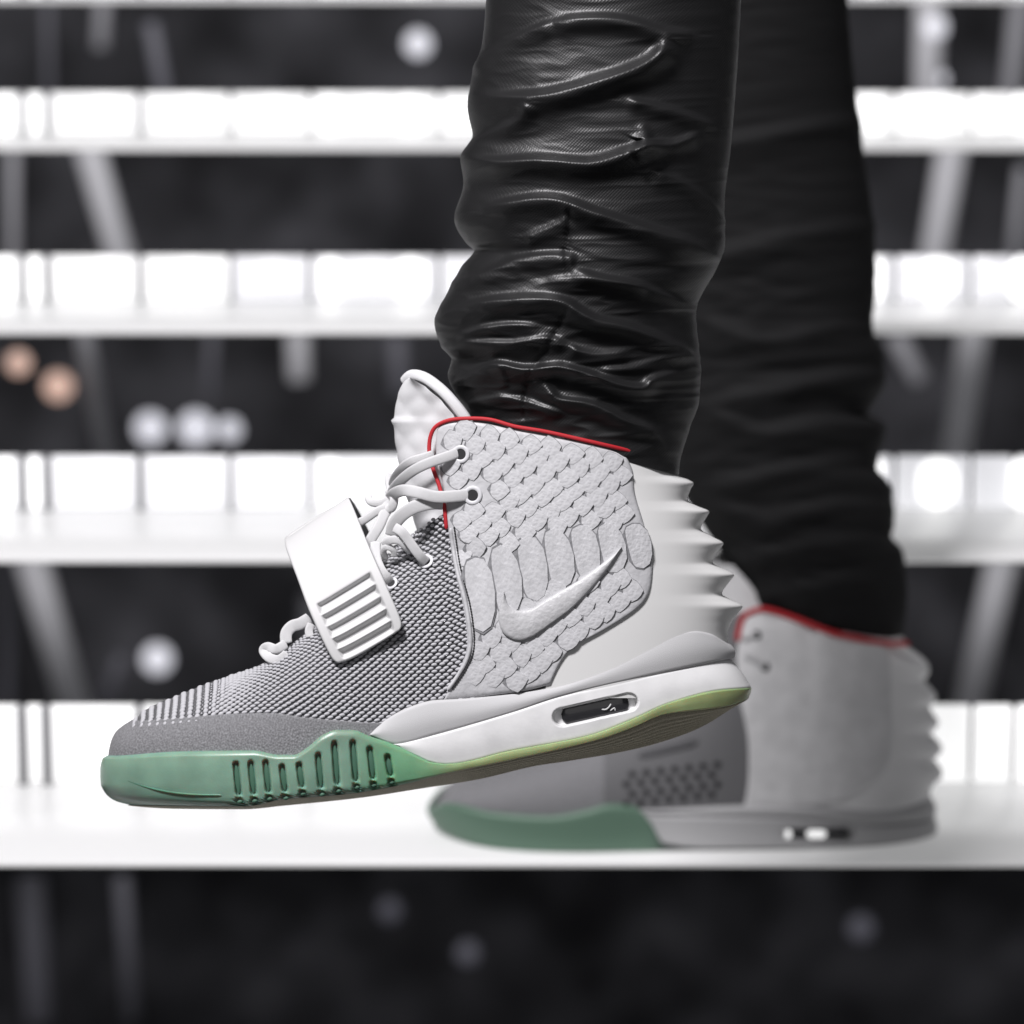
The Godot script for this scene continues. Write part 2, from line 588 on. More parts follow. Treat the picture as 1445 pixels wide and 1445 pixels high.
	var wb := Vector2(887, 991)
	var win := func(x, y): return 13.0 * smoothstep(-1.6, 1.6, capsule_inside(x, y, wa, wb, 12.0))
	var half := func(x0, x1, px0): return (px0 - x0) / (x1 - x0) * 2.0 - 1.0
	extra = []
	px = 774.0
	while px < 906.0:
		extra.append(half.call(143.0, 1046.0, px))
		px += 1.5
	var k0: float = half.call(143.0, 1046.0, 560.0)
	ring = []
	for k in loop_list(k0, 1, 60, extra): ring.append([k, 1.0])
	near = loop_list(k0, 1, 60, [])
	near.reverse()
	for k in near: ring.append([k, -1.0])
	rows = [[0.0, 14.0], [0.0, 3.0], [0.03, 1.0], [0.06, 0.2]]
	for i in 36: rows.append([lerpf(0.1, 0.93, i / 35.0), -1.5 * sin(PI * i / 35.0)])
	rows.append_array([[0.97, 0.5], [1.0, 2.0], [1.0, 12.0]])
	part("midsole", sole_loop(ring, func(_v): return 143.0, func(v): return 1031.0 + 30.0 * v, w_mid, rows, m_top, m_bot, win), M.midsole, o)
	var mz := func(x): return ev(w_mid, x) * sqrt(1.0 - pow(absf(half.call(143.0, 1046.0, x)), 4.0))
	var pth := []
	for i in 9:
		var q := wa.lerp(wb, i / 8.0)
		pth.append(Vector3(q.x, q.y, mz.call(q.x) - 10.0))
	var aw := part("air_window", tube(pth, 26, 5, 12, 2), M.window, o)
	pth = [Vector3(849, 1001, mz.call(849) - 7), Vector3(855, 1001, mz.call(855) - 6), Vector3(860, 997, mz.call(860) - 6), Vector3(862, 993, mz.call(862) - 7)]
	part("painted_glint", tube(pth, 2.0, 2.0, 6, 3), M.strap, aw)  # painted highlight, a pale squiggle on the dark window
	part("painted_glint", tube([Vector3(861, 1003, mz.call(861) - 7), Vector3(867, 999, mz.call(867) - 6), Vector3(868, 1003, mz.call(868) - 7)], 1.8, 1.8, 6, 3), M.strap, aw)  # second painted highlight
	# --- grey suede strip above it
	var r_top := T([522, 1036, 539, 1019, 574, 999, 612, 988, 649, 986, 720, 979, 782, 967, 845, 942, 919, 904.6, 957, 891, 982, 888, 1006, 893, 1034, 908, 1060, 914])
	var r_bot := T([522, 1037, 560, 1051, 614, 1037.6, 720, 1006.5, 795, 981.5, 894, 959, 969, 943, 1031, 930, 1060, 925])
	var w_rand := T([500, 136, 560, 130, 620, 124, 720, 114, 820, 110, 1062, 110])
	k0 = half.call(143.0, 1034.0, 522.0)
	ring = []
	for k in loop_list(k0, 1, 90, []): ring.append([k, 1.0])
	near = loop_list(k0, 1, 60, [])
	near.reverse()
	for k in near: ring.append([k, -1.0])
	rows = [[0.0, 26.0], [0.0, 9.0], [0.02, 6.0], [0.06, 3.4]]
	for i in 14: rows.append([lerpf(0.1, 0.95, i / 13.0), lerpf(2.5, -1.5, i / 13.0) - 3.0 * sin(PI * i / 13.0)])
	rows.append_array([[0.985, 0.5], [1.0, 3.0], [1.0, 12.0]])
	part("foxing_strip", sole_loop(ring, func(_v): return 143.0, func(_v): return 1035.0, w_rand, rows, r_top, r_bot, none), M.rand, o)
	# --- grey suede toe guard and the knit behind it, one section per traced x
	var cols := []
	for i in 40: cols.append(153.0 + 60.0 * pow(i / 39.0, 2.0))
	px = 218.0
	while px < 700.0:
		cols.append(px)
		px += 6.0
	P = PackedVector3Array()
	var UV := PackedVector2Array()
	var nv := 0
	var toe_cols := cols.filter(func(x): return x < 640.0)
	for x in toe_cols:
		var yb := ev(t_yb, x) + 4.0
		var yt := ev(t_yt, x)
		var yc := maxf(ev(t_seam, x) if x > 186.0 else yt, yt)
		var um := clampf((yb - yc) / maxf(yb - yt, 0.5), 0, 1)
		nv = 0
		for side in [1.0, -1.0]:
			for j in 27:
				var f := float(j) / 24.0
				var lift := 4.0
				if f > 1.0:
					lift = 1.5 if j == 25 else -5.0
					f = 1.0
				elif j == 24: lift = 3.0
				if side < 0: f = 1.0 - (f if j > 0 else 0.0)
				if side < 0:
					f = 1.0 - maxf(0.0, (j - 2) / 24.0)
					lift = 4.0 if j > 2 else [-5.0, 1.5, 3.0][j]
				var th := f * asin(um)
				var u := sin(th)
				var y := yb - (yb - yt) * u
				var z := z_vamp(x, y)
				var grow := lift * smoothstep(153.0, 165.0, x)
				P.append(L(x, y - (grow * u * 0.6), maxf(z + grow * (1.0 - u * 0.6), 0.0) * side if (um < 0.999 or u < 0.999) else 0.0))
				UV.append(Vector2(x, y) / 100.0)
				nv += 1
	part("toe_guard", grid_mesh(P, toe_cols.size(), nv, false, L(400, 1060, 0), UV), M.suede, o)
	P = PackedVector3Array()
	var knit_cols := cols.filter(func(x): return x > 184.0)
	for x in knit_cols:
		var yb := ev(t_yb, x)
		var yt := ev(t_yt, x)
		nv = 0
		for j in 49:
			var th := PI * j / 48.0
			var u := sin(th)
			var y := yb - (yb - yt) * u
			var z := z_upper(x, y) if x > 590 else z_vamp(x, y)
			P.append(L(x, y + 1.0, (z - 1.0) * (1.0 if j < 24 else -1.0) if j != 24 else 0.0))
			nv += 1
	var vamp := part("knit_vamp", grid_mesh(P, knit_cols.size(), nv, false, L(450, 1060, 0)), M.knit_base, o)
	# stitches: one small loop each, packed in offset columns
	var bead := SphereMesh.new()
	bead.radius = 0.5
	bead.height = 1.0
	bead.radial_segments = 8
	bead.rings = 4
	var where := []
	var zf := func(a, b): return z_upper(a, b)
	var ci := 0
	px = 190.0
	while px < 672.0:
		var yb := ev(t_yb, px)
		var yt := ev(t_yt, px)
		var yc := ev(t_seam, px) + 6.0
		var last := Vector2(1e9, 0)
		var run := 0.0
		var need := 4.7 * (ci % 2)
		for j in 1200:
			var th := j / 1200.0 * PI * 0.5
			var y := yb - (yb - yt) * sin(th)
			var xx := px + 5.0 * sin((yc - y) * 0.02)
			var z := z_upper(xx, y)
			var here := Vector2(y, z)
			if last.x < 1e8 and y < yc: run += here.distance_to(last)
			last = here
			if y < yc and run >= need and y > yt + 0.4:
				var toe_part := 1.0 - smoothstep(250.0, 390.0, px + (y - yt) * 0.4)
				need = run + lerpf(9.4, 7.6, toe_part)
				var small := lerpf(1.0, 0.1, smoothstep(0.3, 0.95, toe_part)) if ci % 2 == 1 else 1.0
				var at := on_surface(xx + rng.randf_range(-0.4, 0.4), y, 0.4, lerpf(0.26, 1.45, smoothstep(0.2, 0.8, toe_part)) + rng.randf_range(-0.12, 0.12), zf)
				at.basis = at.basis.scaled_local(Vector3(lerpf(8.8, 9.5, toe_part), lerpf(4.8, 9.0, toe_part), lerpf(4.6, 6.0, toe_part)) * small / fs)
				where.append(at)
		px += 5.5
		ci += 1
	many("knit_stitches", bead, M.stitch, where, vamp)
	# --- tongue
	var t_front := T([533, 578, 537, 572, 545, 567, 561, 561, 589, 557, 594, 552, 601, 555.5, 655, 563, 700, 574, 760, 592])
	var t_back := T([533, 580, 539, 590, 545, 600, 570, 628, 589, 642, 620, 652, 760, 662])
	P = PackedVector3Array()
	UV = PackedVector2Array()
	for i in 60:
		var y := lerpf(533, 770, i / 59.0)
		nv = 0
		for j in 41:
			var u := absf(j - 20) / 20.0
			var side := 1.0 if j >= 20 else -1.0
			var x := lerpf(ev(t_front, y), ev(t_back, y), 1.0 - cos(u * PI / 2))
			var quilt := 3.2 * absf(sin((x + y * 0.8) * 0.085) * sin((x - y * 0.8) * 0.085))
			P.append(L(x - quilt * 0.6, y, side * (60.0 * sin(u * PI / 2) + quilt * u)))
			UV.append(Vector2(x, y) / 100.0)
			nv += 1
	var tongue := part("tongue", grid_mesh(P, 60, nv, false, L(720, 650, 0), UV), M.tongue, o)
	for side in [1.0, -1.0]:
		pth = []
		for q in [[572, 538, 0], [582, 530, 14], [600, 534, 34], [622, 550, 50], [640, 569, 57], [656, 590, 58], [664, 606, 54]]:
			pth.append(Vector3(q[0], q[1], q[2] * side))
		part("padded_rim", tube(pth, 17, 17, 14, 8), M.tongue, tongue)
	# --- side panels
	var p_top := [617, 606, 622, 599, 635, 595, 660, 594, 683, 596.6, 727, 606, 790, 618, 855, 632, 884, 645]
	var p_bot := [626, 988, 695, 981, 745, 974, 776, 966]
	var p_left := [617, 606, 615, 625, 617, 655, 625.5, 687, 631, 738, 641, 802, 653, 853, 659, 897, 657, 923, 645, 950, 626, 988]
	var p_right := [884, 645, 893, 665, 896, 697, 909, 741, 919, 783, 921, 808, 915, 840, 896, 862, 855, 888, 810, 913, 791, 935, 776, 966]
	var panel_z := func(a, b, _u, _v): return z_upper(a, b) + 4.5
	var panel := part("side_panel", coons(p_top, p_bot, p_left, p_right, 60, 70, panel_z, 9.0, 1.6), M.leather, o)
	part("side_panel", coons(p_top, p_bot, p_left, p_right, 40, 40, panel_z, 9.0, 1.6, -1.0), M.leather, o)
	scales(panel, p_top, p_bot, p_left, p_right)
	# stitched border along the knit
	where = []
	var border := even(T([634, 745, 643, 802, 656, 853, 662, 897, 660, 923, 648, 948, 630, 974]), PackedFloat32Array(range(61).map(func(i): return i / 60.0)))
	for i in 60:
		var d := border[i + 1] - border[i]
		var at := on_surface(border[i].x + 7.0, border[i].y, 5.6, atan2(-d.y, d.x), zf)
		at.basis = at.basis.scaled_local(Vector3(4.4, 2.6, 2.4) / fs)
		where.append(at)
	many("stitching", bead, M.thread, where, panel)
	pth = []
	for b in range(0, 61, 6):
		var q := border[b]
		pth.append(Vector3(q.x + 1.5, q.y, z_upper(q.x, q.y) + 5.0))
	part("edge_welt", tube(pth, 6, 6, 8, 5), M.leather, panel)
	# raised check mark
	var up := even(T([711, 835, 716, 851, 727, 861, 750, 859, 772, 845, 823, 815, 861, 786, 877, 772]), PackedFloat32Array(range(41).map(func(i): return i / 40.0)))
	var down := even(T([711, 835, 706, 853, 703.5, 875, 711, 894, 730, 904, 750, 900, 778, 881, 807, 859, 835, 830, 861, 799, 877, 772]), PackedFloat32Array(range(41).map(func(i): return i / 40.0)))
	P = PackedVector3Array()
	UV = PackedVector2Array()
	for i in 41:
		for j in 13:
			var v := j / 12.0
			var q := up[i].lerp(down[i], clampf((j - 1) / 10.0, 0, 1))
			var hgt := 3.0 + 4.2 * pow(maxf(0.0, sin(PI * clampf((j - 0.5) / 11.0, 0, 1))), 0.6)
			if j == 0 or j == 12: hgt = 1.0
			P.append(L(q.x, q.y, z_upper(q.x, q.y) + 4.0 + hgt))
			UV.append(q / 100.0)
	part("check_emblem", grid_mesh(P, 41, 13, false, L(790, 840, -300), UV), M.emblem, panel)
	# red piping round the collar
	pth = []
	for q in [[630, 747], [627, 716], [620, 686], [612, 664], [606, 641], [607, 618], [615, 602], [634, 593], [662, 590.5], [693, 592.5], [727, 602], [769, 609], [823, 621], [862, 630], [905, 640]]:
		pth.append(Vector3(q[0], q[1], z_upper(q[0], q[1]) + (4.0 if q[0] < 730 else 4.5)))
	part("red_piping", tube(pth, 5.8, 5.5, 10, 6), M.red, o)
	# --- heel counter with its five spikes
	var spike := T([610, 930, 660, 950, 671, 957, 677, 972, 682, 979, 690, 975, 706, 970, 714, 984, 722, 1001, 730, 997, 746, 989, 757, 1005, 767, 1021, 776, 1015, 794, 1006, 803, 1021, 811.5, 1036, 820, 1030, 838, 1019, 847, 1033, 856, 1048, 865, 1041, 880, 1031, 897, 1027, 990, 1027])
	P = PackedVector3Array()
	var nu := 190
	for i in nu:
		var y := lerpf(625, 985, float(i) / (nu - 1))
		nv = 0
		for j in 61:
			var phi := lerpf(-PI / 2, PI / 2, j / 60.0)
			var c := cos(phi)
			var xb := ev(t_xbk, y)
			var fall := exp(-pow(absf(phi) / 0.44, 2.0))
			var x := 770.0 + (xb - 770.0) * c + (ev(spike, y) - xb) * fall
			var z := ev(t_wa, y) * sqrt(maxf(0, 1.0 - pow(c, 2.4))) * signf(phi)
			P.append(L(x, y, z))
			nv += 1
	part("heel_counter", grid_mesh(P, nu, nv, false, L(800, 800, 0)), M.heel, o)
	eyelets_and_laces(o)
	strap(o)

func scale_mesh(long: float, tall: float, pointed: float, k: int) -> ArrayMesh:
	# one overlapping snake scale, free edge towards +x
	var st := SurfaceTool.new()
	st.begin(Mesh.PRIMITIVE_TRIANGLES)
	var n := 12
	var rim := []
	for i in n:
		var a := TAU * i / n
		var ca := cos(a)
		var sa := sin(a)
		var p := lerpf(1.45, 2.4, pointed)
		var r := pow(pow(absf(ca), p) + pow(absf(sa), p), -1.0 / p) * (1.0 + 0.03 * sin(a * 3.0 + k * 2.0))
		rim.append(Vector2(ca * r * long, sa * r * tall) * 0.5)
	var hgt := func(p: Vector2, f: float) -> float: return 1.3 + 2.4 * p.x / long + 0.3 * (1.0 - f * f)
	var v := func(i: int, f: float) -> Vector3:
		var p: Vector2 = rim[i % n] * f
		return Vector3(p.x, p.y, hgt.call(p, f) if f <= 1.0 else -2.5) / fs
	var c := Vector3(0, 0, hgt.call(Vector2.ZERO, 0.0)) / fs
	for i in n:   # painted shade: a dark ring in the gaps round it
		st.set_smooth_group(2)
		st.set_color(Color(0.42, 0.42, 0.43))
		var e0: Vector2 = rim[i] * 1.07
		var e1: Vector2 = rim[(i + 1) % n] * 1.07
		for q in [Vector3(0, 0, 0.5), Vector3(e1.x, e1.y, 0.5), Vector3(e0.x, e0.y, 0.5)]: st.add_vertex(q / fs)
	st.set_color(Color.WHITE)
	for i in n:
		st.set_smooth_group(0)
		for q in [c, v.call(i + 1, 0.9), v.call(i, 0.9)]: st.add_vertex(q)
		for q in [v.call(i, 0.9), v.call(i + 1, 0.9), v.call(i + 1, 1.0), v.call(i, 0.9), v.call(i + 1, 1.0), v.call(i, 1.0)]: st.add_vertex(q)
		st.set_smooth_group(1)
		if true:
			for q in [v.call(i, 1.0), v.call(i + 1, 1.0), v.call(i + 1, 1.04), v.call(i, 1.0), v.call(i + 1, 1.04), v.call(i, 1.04)]: st.add_vertex(q)
	st.generate_normals()
	return st.commit()

func scales(panel: Node3D, top: Array, bottom: Array, left: Array, right: Array) -> void:
	var poly := PackedVector2Array()
	poly.append_array(smooth_path(T(top), 4))
	poly.append_array(smooth_path(T(right), 4))
	var b := smooth_path(T(bottom), 4)
	b.reverse()
	poly.append_array(b)
	var l := smooth_path(T(left), 4)
	l.reverse()
	poly.append_array(l)
	var inner := Geometry2D.offset_polygon(poly, -12.0)[0]
	var small := []
	var big := []
	for k in 3: small.append(scale_mesh(31.0, 30.0, -0.15, k))
	for k in 2: big.append(scale_mesh(45, 66, 0.9, k))
	var zf := func(a, c): return z_upper(a, c)
	var spots := []
	# belly plates: a band of tall plates rising to the back
	for i in 7:
		var f := i / 6.0
		var c := Vector2(lerpf(676, 900, f), lerpf(838, 770, f) - 16.0 * sin(PI * f))
		spots.append([c, 1, 0.12 + 0.1 * f, Vector3(lerpf(1.0, 0.85, f), lerpf(1.55, 0.95, f), 1.2)])
	# small scales in staggered rows either side of it
	var dir := Vector2(1, 0.2).normalized()
	var down := Vector2(-0.2, 1).normalized()
	for r in range(-14, 16):
		for k in range(-14, 16):
			var c := Vector2(760, 790) + dir * (k * 30.0 + (15.0 if r % 2 else 0.0)) + down * (r * 17.5)
			c += Vector2(rng.randf_range(-2.6, 2.6), rng.randf_range(-2.6, 2.6))
			var f := (c.x - 676.0) / 224.0
			var band := lerpf(838, 770, f) - 16.0 * sin(PI * clampf(f, 0, 1))
			var half := lerpf(50, 32, clampf(f, 0, 1))
			if f > -0.12 and f < 1.07 and absf(c.y - band) < half: continue
			var below := c.y > band
			var turn := 0.1
			spots.append([c, 0, turn + rng.randf_range(-0.2, 0.2), Vector3(rng.randf_range(0.98, 1.14), rng.randf_range(0.94, 1.1), rng.randf_range(0.9, 1.3))])
	spots.sort_custom(func(p, q): return p[0].x < q[0].x)
	for s in spots:
		var c: Vector2 = s[0]
		if not Geometry2D.is_point_in_polygon(c, inner): continue
		if c.distance_to(Vector2(649, 640)) < 20.0 or c.distance_to(Vector2(667, 698)) < 20.0: continue
		if c.x < 648 and c.y > 730: continue
		var at := on_surface(c.x, c.y, 4.0, s[2], zf)
		at.basis = at.basis.scaled_local(s[3])
		var m: Mesh = big[rng.randi() % 2] if s[1] else small[rng.randi() % 3]
		var o := part("scale", m, M.scale, panel)
		o.transform = at

func eyelets_and_laces(o: Node3D) -> void:
	var tor := TorusMesh.new()
	tor.inner_radius = 0.55
	tor.outer_radius = 1.0
	tor.rings = 24
	tor.ring_segments = 10
	var disc := CylinderMesh.new()
	disc.top_radius = 0.7
	disc.bottom_radius = 0.7
	disc.height = 0.3
	disc.radial_segments = 20
	var zf := func(a, c): return z_upper(a, c)
	for e in [[650, 641, 13.0, 5.5], [667, 699, 13.5, 5.5], [601, 792, 11.0, 3.0], [552, 823, 10.0, 3.0]]:
		var at := on_surface(e[0], e[1], e[3], 0.0, zf)
		at.basis = at.basis * Basis(Vector3.RIGHT, PI / 2)
		at.basis = at.basis.scaled_local(Vector3(e[2], e[2] * 0.55, e[2]) / fs)
		var ring := part("eyelet", tor, M.ring, o)
		ring.transform = at
		var h := part("eyelet_hole", disc, M.hole, ring)
		h.position = Vector3(0, -0.05, 0)
	var zl := func(x, y, up): return z_upper(x, y) + up
	var all := [
		# [points x, y, depth], width, thickness
		[[[648, 638, 84], [632, 644, 92], [606, 653, 92], [585, 663, 84], [568, 676, 66], [556, 690, 40], [552, 700, 16]], 15.0, 5.5],
		[[[612, 641, 74], [599, 645, 80], [580, 651, 74], [566, 661, 56], [556, 676, 30], [553, 690, 5]], 12.0, 5.0],
		[[[666, 697, 90], [645, 700, 96], [615, 701, 96], [590, 695, 92], [570, 692, 74], [556, 697, 46], [550, 704, 20]], 17.0, 5.5],
		[[[626, 710, 84], [606, 710, 88], [584, 716, 86], [567, 727, 80], [556, 741, 72], [553, 756, 66]], 19.0, 5.0],
		[[[556, 744, 78], [566, 750, 84], [576, 762, 84], [586, 776, 84], [594, 786, 82], [602, 794, 76]], 14.0, 6.0],
		[[[541, 770, 66], [550, 763, 74], [562, 762, 78], [573, 771, 76], [580, 780, 70]], 12.0, 5.5],
		[[[545, 790, 58], [541, 778, 66], [546, 772, 70], [555, 776, 70], [556, 786, 66]], 9.0, 5.0],
		[[[530, 764, 52], [530, 785, 64], [536, 802, 74], [545, 815, 76], [553, 824, 68]], 15.0, 6.0],
		[[[519, 700, 18], [523, 708, 24], [534, 710, 26], [545, 705, 24], [550, 692, 16], [548, 677, 10], [551, 668, 6]], 11.0, 8.0],
		[[[499, 742, 26], [515, 733, 32], [531, 722, 32], [545, 716, 28], [557, 710, 18]], 12.0, 8.0],
		[[[516, 776, 44], [524, 760, 44], [535, 742, 40], [542, 726, 34], [549, 716, 26]], 15.0, 6.0],
		[[[548, 690, 20], [556, 702, 34], [553, 716, 34], [545, 716, 28], [545, 702, 22]], 13.0, 10.0],
		[[[437, 872, 26], [424, 880, 34], [412, 884, 36], [404, 894, 38], [404, 908, 40]], 17.0, 6.0],
		[[[404, 908, 40], [390, 916, 46], [378, 913, 40], [372, 918, 36], [380, 928, 48], [394, 931, 56], [406, 922, 58]], 14.0, 6.0],
		[[[440, 880, 50], [436, 890, 52], [438, 899, 54]], 12.0, 5.0],
	]
	for l in all:
		var pth := []
		for q in l[0]: pth.append(Vector3(q[0], q[1], q[2]))
		part("lace", tube(pth, l[1], l[2] * 0.75, 12, 7), M.lace, o)

func strap(o: Node3D) -> void:
	var grooves := [0.575, 0.665, 0.755, 0.845, 0.93]
	var zf := func(x, y, u, v):
		var z: float = 8.0 + 116.0 * pow(maxf(0.0, 1.0 - pow(1.0 - v, 2.0)), 0.62)
		if v > 0.5:
			for g in grooves:
				var du: float = 0.5 - 0.0
				var inside: float = minf(0.030 - absf(v - g), minf(u - 0.13, 0.87 - u) * 0.55)
				z -= 7.5 * smoothstep(-0.012, 0.014, inside)
		return z
	var tl := [401, 761]
	var m := coons([402, 760, 430, 741, 460, 722, 488, 705], [478, 936, 500, 928, 535, 908, 563, 890], [402, 760, 404, 775, 420, 818, 438, 866, 466, 925, 478, 936], [488, 705, 494, 706, 520, 768, 545, 825, 566, 876, 563, 890], 70, 110, zf, 16.0, 1.6)
	var s := part("strap", m, M.strap, o)
	var m2 := coons([402, 760, 430, 741, 460, 722, 488, 705], [478, 936, 500, 928, 535, 908, 563, 890], [402, 760, 404, 775, 420, 818, 438, 866, 466, 925, 478, 936], [488, 705, 494, 706, 520, 768, 545, 825, 566, 876, 563, 890], 20, 20, func(_a, _b, _u, v): return 8.0 + 116.0 * pow(maxf(0.0, 1.0 - pow(1.0 - v, 2.0)), 0.62), 16.0, 1.6, -1.0)
	part("strap", m2, M.strap, o)
	# the fold over the instep that joins both halves
	var pth := []
	for q in [[402, 761], [430, 742], [460, 723], [491, 706]]: pth.append(Vector3(q[0], q[1], 0))
	part("strap_fold", tube(pth, 5, 22, 10, 5), M.strap, s)

# ---------------------------------------------------------------- the standing shoe behind
var r_back := T([900, 1272, 960, 1300, 1000, 1309, 1040, 1312, 1120, 1313, 1160, 1313])

func rz(px: float, py: float) -> float:
	# half width of the rear shoe's upper
	var xm := 1150.0
	var top_y := ev(T([600, 1150, 640, 1112, 700, 1094, 800, 1060, 900, 1010, 980, 950, 1010, 900, 1040, 860, 1300, 850]), px)
	if px > xm:
		var c := clampf((px - xm) / (ev(r_back, py) - xm), 0, 1)
		return 84.0 * sqrt(1.0 - pow(c, 2.4))
	var u := clampf((1150.0 - py) / (1150.0 - top_y), 0, 1)
	var c2 := clampf((950.0 - px) / 345.0, 0, 1)
	var w := lerpf(100.0, 84.0, smoothstep(850, 1100, px)) * sqrt(1.0 - pow(c2, 4.0))
	return w * sqrt(maxf(0.0, 1.0 - pow(u, 2.6) * (1.0 - 0.75 * smoothstep(1000, 1080, px))))

func build_rear_shoe(o: Node3D) -> void:
	var none := func(_a, _b): return 0.0
	var flat := func(m: ArrayMesh) -> ArrayMesh:   # the tread side lies flat on the step
		var arr := m.surface_get_arrays(0)
		var v: PackedVector3Array = arr[Mesh.ARRAY_VERTEX]
		for i in v.size(): v[i].y = maxf(v[i].y, 0.0005)
		arr[Mesh.ARRAY_VERTEX] = v
		var r := ArrayMesh.new()
		r.add_surface_from_arrays(Mesh.PRIMITIVE_TRIANGLES, arr)
		return r
	var g_top := T([603, 1140, 627, 1133, 695, 1146, 774, 1151, 830, 1142, 860, 1134, 890, 1136, 912, 1148, 937, 1192, 1000, 1199, 1323, 1199])
	var g_bot := T([603, 1166, 653, 1190, 721, 1208, 932, 1210, 1323, 1210])
	var w := T([603, 108, 800, 112, 950, 100, 1323, 92])
	var ring := []
	for k in loop_list(-1, 1, 80, []): ring.append([k, 1.0])
	var back := loop_list(-1, 1, 80, [])
	back.reverse()
	for k in back: ring.append([k, -1.0])
	var rows := [[0.0, 14.0], [0.0, 4.0], [0.06, 1.0]]
	for i in 8: rows.append([lerpf(0.12, 0.88, i / 7.0), -1.0])
	rows.append_array([[0.95, 2.0], [1.0, 8.0], [1.0, 60.0]])
	part("outsole", flat.call(sole_loop(ring, func(v): return 603.0 + 18.0 * v * v, func(v): return 1322.0 - 14.0 * v, w, rows, g_top, g_bot, none, func(x): return Color(0.10, 0.17, 0.125).lerp(Color(0.022, 0.03, 0.026), smoothstep(915.0, 945.0, x)))), M.rear_green, o)  # green painted darker, near black at the heel, for the ground shadow
	var m_top := T([905, 1147, 1000, 1150, 1100, 1153, 1221, 1164, 1290, 1160, 1323, 1152])
	var m_bot := T([905, 1150, 937, 1193, 1000, 1200, 1323, 1200])
	var k0 := (905.0 - 603.0) / 720.0 * 2 - 1
	ring = []
	for k in loop_list(k0, 1, 60, range(60).map(func(i): return (1095.0 + i * 2.0 - 603.0) / 720.0 * 2 - 1)): ring.append([k, 1.0])
	back = loop_list(k0, 1, 60, [])
	back.reverse()
	for k in back: ring.append([k, -1.0])
	rows = [[0.0, 14.0], [0.0, 4.0], [0.06, 1.0]]
	for i in 16: rows.append([lerpf(0.12, 0.93, i / 15.0), -1.0])
	rows.append_array([[0.97, 1.0], [1.0, 4.0], [1.0, 20.0]])
	var win := func(x, y): return 9.0 * smoothstep(-2, 2, capsule_inside(x, y, Vector2(1112, 1177), Vector2(1197, 1177), 8.0))
	var wm := T([603, 104, 800, 108, 950, 97, 1323, 89])
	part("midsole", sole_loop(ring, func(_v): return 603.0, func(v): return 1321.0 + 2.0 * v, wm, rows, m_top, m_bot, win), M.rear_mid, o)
	var pth := []
	for i in 7: pth.append(Vector3(lerpf(1110, 1199, i / 6.0), 1177, 85.0))
	var aw := part("air_window", tube(pth, 15, 5, 10, 2), M.window, o)
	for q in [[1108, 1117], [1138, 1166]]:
		part("gap_glow", tube([Vector3(q[0], 1177, 87), Vector3((q[0] + q[1]) / 2.0, 1177, 87), Vector3(q[1], 1177, 87)], 11, 4, 8, 3), M.panel, aw)  # glowing bars paint the brightness seen through the clear window
	var r_top := T([895, 1142, 950, 1140, 1053, 1136, 1150, 1135, 1221, 1133, 1290, 1128, 1318, 1122])
	var r_bot := T([895, 1144, 905, 1148, 1000, 1151, 1100, 1154, 1221, 1165, 1290, 1161, 1323, 1153])
	rows = [[0.0, 20.0], [0.0, 7.0], [0.1, 3.0]]
	for i in 8: rows.append([lerpf(0.2, 0.9, i / 7.0), 1.0 - 3.0 * sin(PI * i / 7.0)])
	rows.append_array([[1.0, 3.0], [1.0, 12.0]])
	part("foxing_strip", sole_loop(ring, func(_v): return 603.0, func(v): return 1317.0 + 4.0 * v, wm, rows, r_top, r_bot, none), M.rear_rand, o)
	# upper in three lengths: toe, perforated quarter, light panel
	var sheet := func(xs: Array, y0: Callable, y1: Callable, lift: float) -> ArrayMesh:
		var P := PackedVector3Array()
		var n := 0
		for x in xs:
			n = 0
			for side in [1.0, -1.0]:
				for j in 25:
					var f := j / 24.0 if side > 0 else 1.0 - j / 24.0
					var y := lerpf(y0.call(x), y1.call(x), sin(f * PI / 2))
					P.append(L(x, y, (rz(x, y) + lift) * side))
					n += 1
		return grid_mesh(P, xs.size(), n, false, L(1000, 1150, 0))
	var span := func(a: float, b: float, n: int, pack := 1.0) -> Array: return range(n + 1).map(func(i): return lerpf(a, b, pow(float(i) / n, pack)))
	var top := T([604, 1146, 612, 1130, 640, 1112, 700, 1094, 800, 1060, 900, 1010, 980, 950, 1010, 900, 1040, 868])
	var base := func(x): return ev(T([603, 1150, 640, 1146, 700, 1158, 1060, 1156]), x)
	part("toe_guard", sheet.call(span.call(604.0, 860.0, 50, 2.0), base, func(x): return ev(top, x), 0.0), M.suede, o)
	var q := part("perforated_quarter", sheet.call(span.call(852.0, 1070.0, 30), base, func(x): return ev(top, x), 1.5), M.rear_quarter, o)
	var where := []
	var rzf := func(a, b): return rz(a, b)
	for r in 4:
		for c in 7:
			var x := 884.0 + c * 20.0 + (8.0 if r % 2 else 0.0)
			var y := 1134.0 - r * 14.0 - c * 2.2
			if x > 1030: continue
			var at := on_surface(x, y, 3.0, 0.0, rzf)
			at.basis = at.basis.scaled_local(Vector3(11, 9, 1.5) / fs)
			where.append(at)
	var bead := SphereMesh.new()
	bead.radius = 0.5
	bead.height = 1.0
	bead.radial_segments = 10
	bead.rings = 5
	many("perforations", bead, M.hole, where, q)
	part("vent_bar", tube([Vector3(900, 1068, rz(900, 1068) + 2), Vector3(940, 1058, rz(940, 1058) + 3), Vector3(985, 1046, rz(985, 1046) + 3)], 12, 5, 8, 4), M.knit_base, q)
	var panel_z := func(a, b, _u, _v): return rz(a, b) + 5.0
	var pt := [1043, 892, 1046, 876, 1056, 867, 1080, 862, 1120, 874, 1169, 893, 1210, 902, 1250, 910]
	var pb := [1050, 1140, 1100, 1141, 1150, 1137, 1192, 1128]
